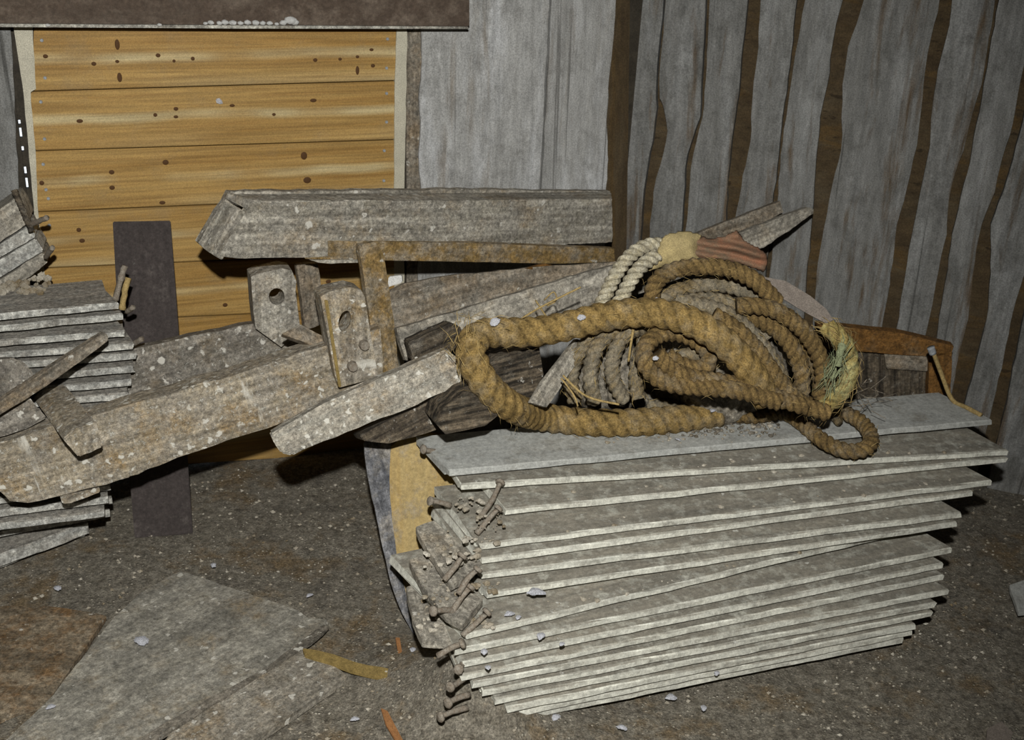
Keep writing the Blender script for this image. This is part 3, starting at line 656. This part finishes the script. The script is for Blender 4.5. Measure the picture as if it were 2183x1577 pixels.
slab('crosspiece', [(134, 936), (158, 915), (205, 900), (220, 953), (168, 975)], pe, .1, M['shaft'], cf, jag=.002, bev=.003, ext=yy(92, 832, 2.30)-yy(172, 938, 2.0))
slab('toe_block', [(125, 1048), (150, 1054), (212, 1038), (214, 1050), (150, 1074), (133, 1074)], VL((130, 1060), 2.06, (212, 1045), 2.1), .05, M['shaft'], cf, jag=.002, bev=.002)
tag(slab('plank_piece', [(-60, 856), (60, 842), (100, 890), (60, 912), (-60, 950)], VL((0, 890), 2.06, (100, 890), 2.10, .5), .03, M['shaft_dark'], jag=.003, bev=.003), 'short dark plank end beneath the crosspiece at the left', 'plank')
tag(slab('wood_chunk', [(-60, 770), (38, 764), (64, 782), (78, 806), (40, 850), (-60, 880)], VL((0, 800), 2.16, (80, 800), 2.2, .3), .05, M['shaft_dark'], jag=.004, bev=.006), 'dark rounded chunk of wood at the left edge', 'wood')
tag(slab('thin_stick', [(-60, 918), (-60, 895), (222, 708), (231, 714), (231, 727), (100, 822), (0, 884)], VL((0, 880), 2.02, (225, 715), 2.20, .1), .016, M['mid_wood'], jag=.0015, bev=.002), 'thin brown stick lying across the left stack and the timbers', 'stick')

# ================================================================ planks behind and under the rope
PG = VL((850, 730), 2.36, (1700, 470), 2.80, .3)
tag(slab('long_plank', [(846, 700), (1000, 655), (1250, 580), (1560, 503), (1722, 441), (1736, 446), (1735, 455), (1630, 527), (1300, 650), (1000, 742), (866, 768)], PG, .025, M['grey_wood'], jag=.003, bev=.003), 'long grey plank sloping up to the right behind the rope pile', 'plank')
PG2 = VL((850, 660), 2.46, (1700, 450), 2.88, .3)
tag(slab('long_plank', [(826, 622), (862, 604), (960, 588), (1180, 566), (1310, 560), (1480, 500), (1664, 428), (1672, 452), (1560, 510), (1250, 606), (1000, 680), (840, 712)], PG2, .025, M['mid_wood'], jag=.003, bev=.003), 'darker long plank sloping up behind the grey long plank', 'plank')
tag(slab('stub_board', [(1160, 562), (1200, 568), (1222, 572), (1186, 586), (1120, 572)], VL((1120, 570), 2.6, (1220, 570), 2.7, .3), .02, M['box_brown'], jag=.002, bev=.001), 'small reddish brown board stub under the right end of the ochre rail', 'board')
tag(slab('dust_clump', [(828, 590), (856, 586), (858, 602), (826, 612)], VL((826, 600), 2.5, (858, 600), 2.5, .2), .02, M['plaster'], jag=.003, bev=.002), 'pale lump of dirt at the end of the darker long plank', 'lump')
PE = VL((576, 925), 1.98, (960, 770), 2.10, .25)
tag(slab('weathered_plank', [(576, 926), (608, 906), (680, 866), (757, 833), (809, 806), (880, 775), (952, 744), (985, 770), (985, 815), (865, 872), (763, 912), (690, 940), (652, 957), (623, 972), (600, 966), (585, 946)], PE, .035, M['pale_wood'], jag=.004, bev=.004), 'thick pale weathered plank with a splintered end pointing down left', 'plank')
tag(slab('dark_timber', [(766, 928), (865, 876), (955, 832), (1010, 800), (1040, 790), (1010, 860), (950, 905), (905, 925), (830, 946), (775, 940)], VL((770, 935), 2.06, (1010, 830), 2.16, .4), .06, M['dark_wood'], jag=.004, bev=.002), 'dark dirty timber below the weathered plank', 'timber')
tag(slab('dark_timber', [(930, 905), (944, 872), (985, 838), (1024, 824), (1064, 884), (1036, 908), (950, 926)], VL((935, 900), 2.02, (1070, 890), 2.06, .2), .12, M['dark_split'], jag=.003, bev=.0015), 'dark cracked log end between the rope loop and the stack', 'timber')
tag(slab('dark_timber', [(1030, 790), (1060, 762), (1150, 738), (1160, 800), (1120, 868), (1070, 880), (1040, 850)], VL((1030, 820), 2.14, (1160, 800), 2.2, .2), .12, M['dark_split'], jag=.003, bev=.0015), 'dark broken timber inside the big rope loop', 'timber')
tag(slab('flat_stick', [(1132, 858), (1160, 812), (1230, 722), (1250, 728), (1238, 760), (1166, 868)], VL((1135, 860), 2.10, (1245, 730), 2.20, .4), .012, M['grey_wood'], jag=.0015, bev=.001), 'flat grey stick inside the big rope loop', 'stick')
tag(slab('dark_timber', [(870, 730), (960, 690), (985, 700), (970, 745), (880, 772)], VL((870, 750), 2.26, (980, 720), 2.3, .2), .05, M['dark_wood'], jag=.004, bev=.003), 'small dark timber end left of the rope, above the weathered plank', 'timber')
# yellow log slab left of the stack
PS = plane3(yy(830, 930, 2.2), yy(960, 930, 2.22), zz(890, 1370, -.01))
ls = thing('log_slab', 'yellow curved log slab with a bluish bark edge left of the board stack', 'log slab', yy(880, 1340, 1.9))
slab('sapwood', [(828, 948), (880, 922), (925, 920), (960, 930), (985, 1010), (985, 1200), (960, 1370), (905, 1372), (882, 1330), (858, 1270), (838, 1190), (826, 1100), (822, 1020)], PS, .06, M['slab_yellow'], ls, jag=.003, bev=.006, axis=((900, 1340), (880, 930)))
slab('bark', [(776, 940), (835, 942), (830, 1020), (836, 1110), (850, 1210), (872, 1290), (892, 1372), (880, 1350), (858, 1310), (832, 1240), (812, 1150), (792, 1060), (780, 990)], (PS[0]+PS[1]*.004, PS[1]), .07, M['bark'], ls, jag=.003, bev=.004, axis=((880, 1340), (780, 950)))

# ================================================================ crate at the right, by the wall
PC = VL((1790, 720), 2.72, (2030, 760), 2.70, .0)
cr = thing('wooden_crate', 'dark brown wooden crate standing behind the right end of the stack', 'crate', yy(1910, 860, 2.75))
slab('rail', [(1740, 690), (1790, 696), (1913, 709), (2035, 737), (2028, 756), (1976, 760), (1822, 748), (1740, 742)], PC, .03, M['box_brown'], cr, jag=.002, bev=.003)
slab('post', [(1980, 756), (2030, 750), (2018, 1000), (1978, 1000)], PC, .03, M['box_brown'], cr, jag=.002, bev=.003)
slab('inside_shade', [(1740, 735), (1985, 752), (1985, 1000), (1740, 1000)], (PC[0]-PC[1]*.03, PC[1]), .015, M['dark_wood'], cr, bev=.002)  # dark sheet standing in for the shade inside the crate
slab('slat', [(1885, 750), (1980, 755), (1978, 792), (1890, 786)], (PC[0]-PC[1]*.012, PC[1]), .012, M['mid_wood'], cr, bev=.002)
sp = thing('bent_wire', 'long pale bent nail rising from the right corner of the top board', 'nail', zz(2040, 858, .39))
sweep('shank', [zz(2092, 885, .394), zz(2060, 868, .395), zz(2030, 852, .397), yy(2008, 800, 2.54), yy(1990, 752, 2.54)], .0055, M['straw'], sp, ring=10, rough=.15, step=.01)
sweep('head', [yy(1989, 754, 2.54), yy(1984, 740, 2.54)], .009, M['nail_grey'], sp, ring=10, rough=.1, step=.004)

# ================================================================ rope pile
def heap(name, c, rx, ry, rz, mat, label, cat, seed):
    bm = bmesh.new(); bmesh.ops.create_icosphere(bm, subdivisions=5, radius=1)
    for v in bm.verts:
        n = v.co.copy(); v.co = Vector((n.x*rx, n.y*ry, n.z*rz))*(1+.22*mn.noise(n*1.8+Vector((seed, 0, 0)))+.08*mn.noise(n*6+Vector((0, seed, 0)))+.03*mn.noise(n*17))
    for f in bm.faces: f.smooth = True
    me = bpy.data.meshes.new(name); bm.to_mesh(me); bm.free()
    return tag(link(name, me, mat, Matrix.Translation(c)), label, cat)
heap('old_sack', yy(1500, 770, 2.44), .21, .14, .17, M['sack'], 'dusty grey-brown sack buried under the rope pile', 'sack', 3)
heap('old_sack', yy(1290, 800, 2.40), .10, .10, .10, M['sack'], 'lumpy dirty rag bundle at the left of the rope coils', 'sack', 8)
thick = [zz(1530, 882, .415), zz(1450, 893, .418), zz(1380, 899, .420), zz(1270, 902, .420), zz(1160, 890, .425), yy(1085, 866, 2.08), yy(1036, 826, 2.06), yy(1004, 778, 2.05), yy(990, 735, 2.07),
         yy(1000, 708, 2.11), yy(1045, 706, 2.13), yy(1110, 712, 2.15), yy(1185, 702, 2.17), yy(1265, 680, 2.19), yy(1345, 664, 2.19), yy(1430, 668, 2.18), yy(1500, 694, 2.16), yy(1556, 738, 2.15), yy(1600, 790, 2.15), yy(1634, 850, 2.16)]
rt = thing('thick_rope', 'very thick ochre rope making a big loop over the front of the pile', 'rope', zz(1270, 920, .39))
sweep('rope_body', thick, .0315, M['rope'], rt, pitch=.092, ring=36, rough=.04, depth=.24)
def fuzz(name, path, n, L, r, mat, parent, seed, R):
    rr = random.Random(seed); bm = bmesh.new(); P = spline(path, .004)
    c = sum(P, Vector())/len(P)
    for k in range(n):
        i = rr.randrange(len(P)-1); t = (P[i+1]-P[i]).normalized(); d = Vector((rr.uniform(-1, 1), rr.uniform(-1, 1), rr.uniform(-1, 1))).normalized()
        o = (d-t*d.dot(t)).normalized(); p = P[i]+o*R*.95
        d2 = (t*rr.choice((-1, 1))*rr.uniform(.5, 1.2)+o*rr.uniform(.1, .5)).normalized(); l = L*rr.uniform(.4, 1)
        q = p+d2*l*.5+o*l*.05; e = q+(d2+Vector((rr.uniform(-.6, .6), rr.uniform(-.6, .6), rr.uniform(-.8, .3)))).normalized()*l*.5
        s = t.cross(o)*r; u = o*r
        a = [bm.verts.new(p-c+s), bm.verts.new(p-c-s), bm.verts.new(p-c+u)]; b = [bm.verts.new(q-c+s), bm.verts.new(q-c-s), bm.verts.new(q-c+u)]; f = bm.verts.new(e-c)
        for i0 in range(3):
            j = (i0+1) % 3; bm.faces.new((a[i0], a[j], b[j], b[i0])); bm.faces.new((b[i0], b[j], f))
    me = bpy.data.meshes.new(name); bm.to_mesh(me); bm.free()
    return tag(link(name, me, mat, Matrix.Translation(c), parent), kind='stuff')
fuzz('fibres', thick, 200, .04, .0006, M['straw'], rt, 3, .029)
fuzz('fibres', thick[7:11], 90, .06, .0008, M['straw'], rt, 4, .029)
med = [  # brown rope, several lengths of one coil
    [yy(1660, 858, 2.13), yy(1580, 832, 2.12), yy(1500, 826, 2.12), yy(1420, 818, 2.12), yy(1378, 788, 2.12), yy(1366, 752, 2.14), yy(1384, 722, 2.17), yy(1422, 706, 2.2), yy(1472, 716, 2.21), yy(1512, 744, 2.2), yy(1522, 778, 2.18), yy(1490, 792, 2.17), yy(1450, 780, 2.17), yy(1420, 758, 2.18)],
    [yy(1400, 752, 2.13), yy(1412, 778, 2.13), yy(1450, 800, 2.13), yy(1520, 812, 2.14), yy(1600, 824, 2.15), yy(1660, 850, 2.15), yy(1720, 868, 2.15)],
    [yy(1268, 858, 2.18), yy(1256, 800, 2.18), yy(1268, 746, 2.19), yy(1300, 706, 2.22), yy(1350, 690, 2.25)],
    [yy(1330, 852, 2.2), yy(1302, 800, 2.19), yy(1312, 742, 2.2), yy(1340, 704, 2.22), yy(1380, 700, 2.26)],
    [yy(1392, 652, 2.30), yy(1384, 618, 2.30), yy(1408, 586, 2.30), yy(1452, 570, 2.30), yy(1530, 568, 2.30), yy(1586, 582, 2.29), yy(1628, 612, 2.28), yy(1656, 646, 2.28)],
    [yy(1400, 640, 2.34), yy(1450, 616, 2.35), yy(1510, 606, 2.36), yy(1570, 612, 2.35), yy(1620, 634, 2.33)],
    [yy(1570, 652, 2.24), yy(1630, 652, 2.24), yy(1690, 682, 2.24), yy(1736, 734, 2.24), yy(1758, 794, 2.23), yy(1748, 850, 2.22)],
    [yy(1590, 672, 2.27), yy(1648, 694, 2.26), yy(1692, 744, 2.25), yy(1712, 800, 2.24), yy(1706, 850, 2.23)],
    [yy(1520, 672, 2.21), yy(1578, 706, 2.20), yy(1626, 762, 2.19), yy(1668, 824, 2.18), yy(1716, 866, 2.18), yy(1766, 880, 2.18)],
    [yy(1440, 640, 2.28), yy(1500, 650, 2.27), yy(1560, 672, 2.25), yy(1620, 730, 2.23), yy(1660, 790, 2.22), yy(1680, 850, 2.22)]]
med += [
    [yy(1440, 700, 2.27), yy(1500, 708, 2.26), yy(1550, 740, 2.25), yy(1580, 790, 2.24), yy(1590, 830, 2.23)],
    [yy(1420, 800, 2.22), yy(1440, 764, 2.23), yy(1480, 748, 2.24), yy(1512, 766, 2.24), yy(1498, 796, 2.22), yy(1462, 792, 2.22)],
    [yy(1226, 856, 2.21), yy(1214, 806, 2.22), yy(1232, 752, 2.23), yy(1270, 712, 2.24)],
    [yy(1380, 690, 2.27), yy(1372, 740, 2.24), yy(1352, 800, 2.22), yy(1362, 850, 2.20)],
    [yy(1410, 670, 2.30), yy(1470, 640, 2.31), yy(1540, 640, 2.31), yy(1600, 668, 2.30), yy(1640, 720, 2.28)],
    [yy(1640, 660, 2.32), yy(1700, 706, 2.30), yy(1740, 770, 2.29), yy(1752, 830, 2.28)],
    [zz(1380, 866, .425), zz(1440, 866, .43), zz(1520, 852, .435), zz(1600, 846, .44), zz(1660, 858, .44)]]
DUSTY = (2, 3, 5, 9, 10, 11, 12, 13, 14, 16)
br = thing('brown_rope', 'brown laid rope heaped in loose coils in the middle of the pile', 'rope', zz(1520, 880, .39))
for k, p in enumerate(med):
    sweep('rope_body', p, (.0185 if k not in DUSTY else .0165), M['rope_dusty' if k in DUSTY else 'rope_brown'], br, pitch=.054, ring=24, rough=.12, depth=.32)
    fuzz('fibres', p, 50, .03, .0006, M['straw'], br, 20+k, .017)
loop = [zz(1560, 872, .415), zz(1640, 860, .425), zz(1700, 858, .432), zz(1770, 868, .428), zz(1826, 890, .418), zz(1856, 922, .412), zz(1858, 950, .404), zz(1822, 966, .395), zz(1770, 950, .398), zz(1725, 916, .406), zz(1694, 888, .410), zz(1664, 876, .411), zz(1620, 888, .411), zz(1560, 884, .412), zz(1510, 874, .415)]
lr = thing('rope_loop', 'brown rope end forming a small loop that hangs over the top board edge', 'rope', zz(1790, 930, .39))
sweep('rope_body', loop, .0175, M['rope_brown'], lr, pitch=.054, ring=24, rough=.12, depth=.32)
sweep('rope_knot', [zz(1778, 890, .405), zz(1788, 900, .408)], .009, M['rope_dusty'], lr, ring=10, rough=.4, step=.004)
fuzz('fibres', loop, 60, .03, .0006, M['straw'], lr, 51, .016)
for k, (p, lab) in enumerate((([yy(1276, 660, 2.36), yy(1292, 628, 2.38), yy(1314, 582, 2.40), yy(1344, 542, 2.42), yy(1385, 518, 2.43), yy(1412, 522, 2.44)], 'left strand of white twisted rope at the top of the pile'),
               ([yy(1312, 660, 2.34), yy(1330, 624, 2.35), yy(1352, 584, 2.36), yy(1378, 556, 2.38), yy(1400, 546, 2.40)], 'right strand of white twisted rope at the top of the pile'))):
    tag(sweep('white_rope', p, .0165, M['rope_white'], pitch=.052, ring=24, rough=.02, depth=.46), lab, 'rope', 'white twisted rope')
frp = [yy(1756, 692, 2.28), yy(1794, 716, 2.26), yy(1812, 756, 2.24), yy(1814, 800, 2.22), yy(1796, 838, 2.21), yy(1756, 868, 2.20)]
fr_ = thing('frayed_rope', 'yellow rope with green frayed strands at the right of the pile', 'rope', yy(1800, 860, 2.22))
sweep('rope_body', frp, .0195, M['fray'], fr_, pitch=.08, ring=21, rough=.25, depth=.15)
fuzz('fibres', frp, 150, .05, .0008, M['straw'], fr_, 61, .018)
gfp = [yy(1790, 742, 2.20), yy(1784, 776, 2.19), yy(1772, 806, 2.18), yy(1764, 830, 2.18)]
fuzz('green_fibres', gfp, 80, .05, .0010, M['green'], fr_, 62, .012)
sweep('green_strand', [yy(1796, 735, 2.205), yy(1790, 756, 2.19), yy(1786, 780, 2.185)], .008, M['green'], fr_, ring=9, rough=.4)

# cloth on top
def inside(x, y, P):
    c = False
    for i in range(len(P)):
        a, b = P[i-1], P[i]
        if (a.y > y) != (b.y > y) and x < (b.x-a.x)*(y-a.y)/(b.y-a.y)+a.x: c = not c
    return c
def cloth(name, pix, pl, mat, label, cat, folds, amp=.012, bulge=.03, st=.006, seed=0, smoothness=1):
    P = [hit(px, py, pl) for px, py in pix]; n = pl[1]; c = sum(P, Vector())/len(P)
    ax = Vector((0, 0, 1)).cross(n).normalized(); ay = n.cross(ax)
    Mx = Matrix((ax, ay, n)).transposed().to_4x4(); Mx.translation = c; Mi = Mx.inverted()
    q = [(Mi @ v).to_2d() for v in P]
    x0, x1 = min(v.x for v in q), max(v.x for v in q); y0, y1 = min(v.y for v in q), max(v.y for v in q)
    def dist(p):
        m = 9
        for i in range(len(q)):
            a, b = q[i-1], q[i]; ab = b-a; t = max(0, min(1, (p-a).dot(ab)/ab.length_squared)); m = min(m, (p-a-ab*t).length)
        return m
    bm = bmesh.new(); g = {}
    def gv(i, j):
        if (i, j) not in g:
            p = Vector((x0+i*st, y0+j*st)); d = dist(p) if inside(p.x, p.y, q) else 0
            h = bulge*math.sqrt(min(d, .04)/.04)+amp*math.sin((p.x*folds[0]+p.y*folds[1])+2*mn.noise(Vector((p.x*9, p.y*9, seed))))*min(1, d/.02)
            g[i, j] = bm.verts.new((p.x, p.y, h-.012))
        return g[i, j]
    for i in range(int((x1-x0)/st)+1):
        for j in range(int((y1-y0)/st)+1):
            if inside(x0+(i+.5)*st, y0+(j+.5)*st, q): bm.faces.new((gv(i, j), gv(i+1, j), gv(i+1, j+1), gv(i, j+1)))
    for _ in range(2): bmesh.ops.smooth_vert(bm, verts=bm.verts, factor=.5, use_axis_x=True, use_axis_y=True, use_axis_z=True)
    r = bmesh.ops.solidify(bm, geom=bm.faces[:], thickness=.003)
    for f in bm.faces: f.smooth = True
    me = bpy.data.meshes.new(name); bm.to_mesh(me); bm.free()
    return tag(link(name, me, mat, Mx), label, cat)
cloth('sackcloth', [(1384, 580), (1404, 530), (1414, 506), (1430, 496), (1466, 491), (1500, 500), (1490, 530), (1500, 560), (1440, 566)], VL((1400, 540), 2.40, (1500, 540), 2.42, .25), M['cloth_yellow'], 'yellow-beige sackcloth draped on top of the rope pile', 'cloth', (90, 30), .006, .025, .004, 1)
cloth('red_rag', [(1474, 510), (1500, 504), (1519, 508), (1547, 503), (1572, 488), (1592, 514), (1618, 526), (1638, 540), (1640, 562), (1632, 582), (1600, 572), (1566, 560), (1500, 560), (1468, 548)], VL((1470, 540), 2.42, (1640, 550), 2.44, .25), M['cloth_rust'], 'faded rust-red rag bunched on top of the rope pile', 'cloth', (40, 210), .017, .03, .004, 5)
tag(slab('leather_flap', [(1586, 563), (1632, 592), (1673, 598), (1728, 631), (1761, 658), (1777, 682), (1761, 689), (1700, 656), (1640, 620), (1610, 590)], VL((1590, 570), 2.34, (1770, 680), 2.30, .5), .005, M['flap'], jag=.002, bev=.001), 'flat grey-pink strip of leather hanging right of the rag', 'strip')
tag(slab('leather_flap', [(1300, 860), (1296, 800), (1316, 730), (1344, 702), (1352, 740), (1348, 820), (1332, 868)], VL((1300, 800), 2.24, (1350, 800), 2.26, .3), .012, M['sack'], jag=.003, bev=.002), 'dusty flat strip standing among the rope coils', 'strip')
# straw wisps
wis = [([yy(1092, 692, 2.24), yy(1150, 656, 2.26), yy(1238, 612, 2.28)], .0022), ([yy(1142, 640, 2.28), yy(1160, 668, 2.25), yy(1176, 690, 2.22)], .002), ([yy(1200, 800, 2.10), yy(1250, 844, 2.08), yy(1320, 862, 2.08)], .0026), ([yy(1196, 806, 2.10), yy(1222, 840, 2.09), yy(1232, 866, 2.08)], .002),
       ([yy(1160, 640, 2.28), yy(1180, 622, 2.28), yy(1186, 640, 2.28), yy(1166, 652, 2.27)], .0016), ([yy(1350, 700, 2.2), yy(1344, 740, 2.19), yy(1340, 770, 2.19)], .003)]
wl = ['long straw wisp crossing the planks left of the white rope', 'short upright straw wisp above the big rope loop', 'thick straw strand inside the big rope loop', 'thin straw strand beside the flat grey stick', 'curled straw wisp on the grey long plank', 'single pale strand hanging among the coils']
for (p, r), lab in zip(wis, wl): tag(sweep('straw_wisp', p, r, M['straw'], ring=6, step=.006, rough=.3), lab, 'straw')
bm = bmesh.new(); rr = random.Random(5); c0 = yy(1850, 850, 2.36)
for k in range(26):
    a = c0+Vector((rr.uniform(-.05, .04), rr.uniform(-.03, .03), rr.uniform(-.02, .03))); b = a+Vector((rr.uniform(-.04, .04), rr.uniform(-.03, .03), rr.uniform(-.02, .03)))
    s = Vector((.0012, 0, 0)); u = Vector((0, 0, .0012))
    v = [bm.verts.new(x-c0) for x in (a+s, a-s, a+u, b+s, b-s, b+u)]
    for i in range(3): bm.faces.new((v[i], v[(i+1) % 3], v[3+(i+1) % 3], v[3+i]))
me = bpy.data.meshes.new('dry_twigs'); bm.to_mesh(me); bm.free()
tag(link('dry_twigs', me, M['mid_wood'], Matrix.Translation(c0)), 'little tangle of dry twigs right of the rope pile', 'twigs', kind='stuff')

# ================================================================ feathers and debris
def feather(p, n, L, ang, label):
    L *= .85
    bm = bmesh.new(); ax = Vector((math.cos(ang), math.sin(ang), 0)); q = n.to_track_quat('Z', 'Y').to_matrix()
    ax = q @ ax; ay = n.cross(ax); N = 8; rows = []
    sd = rnd.random()*50
    for i in range(N+1):
        u = i/N; wd = L*.34*math.sin(math.pi*min(1, u*.93+.07))**.7*(1+.5*mn.noise(Vector((u*5, sd, 0))))
        h = L*.14*math.sin(math.pi*u)+.002
        rows.append([bm.verts.new(ax*(u-.5)*L+ay*wd*k+n*(h-abs(k)*L*.08)) for k in (-1, -.4, 0, .4, 1)])
    for a, b in zip(rows, rows[1:]):
        for k in range(4): bm.faces.new((a[k], a[k+1], b[k+1], b[k]))
    bmesh.ops.solidify(bm, geom=bm.faces[:], thickness=.0008)
    for f in bm.faces: f.smooth = True
    me = bpy.data.meshes.new('feather'); bm.to_mesh(me); bm.free()
    tag(link('feather', me, M['feather'], Matrix.Translation(p)), label, 'feather', 'white feathers')
UP = Vector((0, 0, 1)); TO = Vector((0, -.75, .65)).normalized()
for px, py, mode, val, L, ang, lab in [
    (1056, 686, 'y', 2.105, .028, .6, 'white feather on the left end of the thick rope'), (1240, 677, 'y', 2.15, .022, .2, 'white feather on the upper strand of the thick rope'), (1520, 876, 'z', .437, .024, 1.0, 'white feather where the thick rope meets the small loop'),
    (1401, 638, 'y', 2.2, .014, .4, 'tiny white feather above the top of the thick rope'), (1398, 764, 'y', 2.10, .016, .2, 'tiny white feather inside the rope coil'), (1445, 938, 'z', .393, .018, 2.4, 'white feather on the top board below the rope'),
    (1153, 1357, 'z', .214, .028, 1.3, 'bluish white feather under the tilted board'), (1086, 1310, 'z', .240, .026, .5, 'white feather pair on the tilted board, beside a nail'), (1105, 1317, 'z', .240, .018, 1.2, 'smaller white feather on the tilted board'),
    (1143, 1264, 'z', .262, .044, .1, 'long white feather lying on the seventh board'), (1032, 1390, 'z', .216, .022, 1.6, 'white feather on the left end of the ninth board'), (1040, 1424, 'z', .196, .016, 1.8, 'small white feather on the left end of the tenth board'), (1198, 1374, 'z', .21, .016, 1.0, 'small white feather beside the bluish one'),
    (1528, 1436, 'z', .06, .020, 1.2, 'white feather at the foot of the stack, middle'), (300, 1366, 'z', .022, .042, -.6, 'long white feather on the plywood sheet'), (122, 1254, 'z', .010, .026, -.7, 'white feather on the dirt floor above the brown board'), (455, 1205, 'z', .010, .024, -1.2, 'white feather on the floor at the top of the plywood sheet'),
    (108, 1508, 'z', .020, .022, .7, 'white feather at the corner of the brown board'), (756, 1534, 'z', .010, .022, .4, 'white feather on the floor at the bottom, right of the speckled plank'), (468, 216, 'w', .003, .022, -.6, 'white feather stuck on the pine cladding'),
    (1430, 1488, 'z', .012, .03, .2, 'white feather on the floor in front of the stack'), (1185, 1530, 'z', .02, .026, 1.0, 'white feather at the bottom left foot of the stack'), (1070, 1530, 'z', .03, .018, .5, 'small white feather left of the lowest board'), (1500, 1510, 'z', .012, .022, 1.4, 'white feather on the floor, near the bottom edge'),
    (660, 1270, 'z', .010, .022, .9, 'white feather on the dirt right of the plywood sheet'), (1325, 1552, 'z', .012, .026, -.3, 'white feather at the bottom edge, left of the middle'), (880, 1386, 'z', .036, .022, 1.7, 'white feather below the broken board ends')]:
    if mode == 'z': p, n = zz(px, py, val+.002), UP
    elif mode == 'w': p, n = hit(px, py, WB(val)), BN
    else: p, n = yy(px, py, val), TO
    feather(p, n, L, ang, lab)
# dirt clods caught on the boards and in the rope pile
def clods(name, spots, n, rmax, mat, label, seed):
    rr = random.Random(seed); bm = bmesh.new()
    for k in range(n):
        x0, y0, x1, y1, f = rr.choice(spots)
        p = f(rr.uniform(x0, x1), rr.uniform(y0, y1)); r = .0016+rmax*rr.random()**3
        vv = bmesh.ops.create_icosphere(bm, subdivisions=1, radius=r)['verts']
        for v in vv: v.co = Vector((v.co.x, v.co.y, v.co.z*.6))*(1+.5*mn.noise(v.co*160+p*30)) + p
    me = bpy.data.meshes.new(name); bm.to_mesh(me); bm.free()
    tag(link(name, me, mat, Matrix()), label, 'dirt', kind='stuff')
def atz(z): return lambda x, y: zz(x, y, z)
def onb(i):
    a, b = zz(*stack[i][:3]), zz(*stack[i][3:6]); d = (b-a).normalized(); n = Vector((-d.y, d.x, 0))
    return lambda x, y: a.lerp(b, .03+.9*x)+n*(y+.004)
clods('dirt_clods', [(1010, 1095, 1075, 1130, atz(.347)), (965, 1060, 1030, 1090, atz(.346)), (985, 1140, 1060, 1158, atz(.326)), (955, 1170, 1020, 1200, atz(.305)), (900, 1130, 980, 1210, atz(.288)), (905, 1210, 990, 1290, atz(.262)), (985, 1240, 1070, 1260, atz(.262)), (960, 1300, 1060, 1340, atz(.236)), (890, 1280, 960, 1360, atz(.213))], 260, .0075, M['chip'], 'lumps of dirt caught on the left ends of the front stack', 21)
clods('board_crumbs', [(0, 0, 1, .03, onb(1)), (0, 0, 1, .04, onb(2)), (0, 0, 1, .03, onb(3)), (0, 0, 1, .04, onb(7)), (1250, 925, 1620, 945, atz(.392)), (1360, 905, 1640, 935, atz(.392)), (1480, 890, 1660, 925, atz(.394))], 200, .006, M['chip'], 'crumbs scattered on the top boards of the front stack', 22)
clods('rope_dirt', [(1380, 860, 1660, 905, atz(.396)), (1420, 880, 1660, 930, atz(.394)), (1240, 850, 1400, 885, atz(.398))], 800, .006, M['sack'], 'dusty dirt heaped under the rope pile', 23)
# countless chips on the floor
bm = bmesh.new(); rr = random.Random(11)
for k in range(7500):
    x, y = rr.uniform(-1.5, 1.9), rr.uniform(1.45, 3.2)
    if mn.noise(Vector((x*3, y*3, 5))) < rr.uniform(-.9, .5): continue
    if (Vector((x, y, 0))-BO).dot(BN) < .03 or (Vector((x, y, 0))-RO).dot(RN) < .03: continue
    r = .0017+.0048*rr.random()**3; p = Vector((x, y, floor_h(x, y)+r*.3))
    vv = [bm.verts.new(p+Vector((math.cos(a)*r*rr.uniform(.6, 1.4), math.sin(a)*r*rr.uniform(.6, 1.4), rr.uniform(-.3, .3)*r))) for a in (0, 1.57, 3.14, 4.71)]
    t = bm.verts.new(p+Vector((0, 0, r*.8)))
    for i in range(4): bm.faces.new((vv[i], vv[(i+1) % 4], t))
me = bpy.data.meshes.new('floor_chips'); bm.to_mesh(me); bm.free()
tag(link('floor_chips', me, M['chip'], Matrix()), 'countless pale chips and crumbs strewn over the dirt floor', 'debris', kind='stuff')
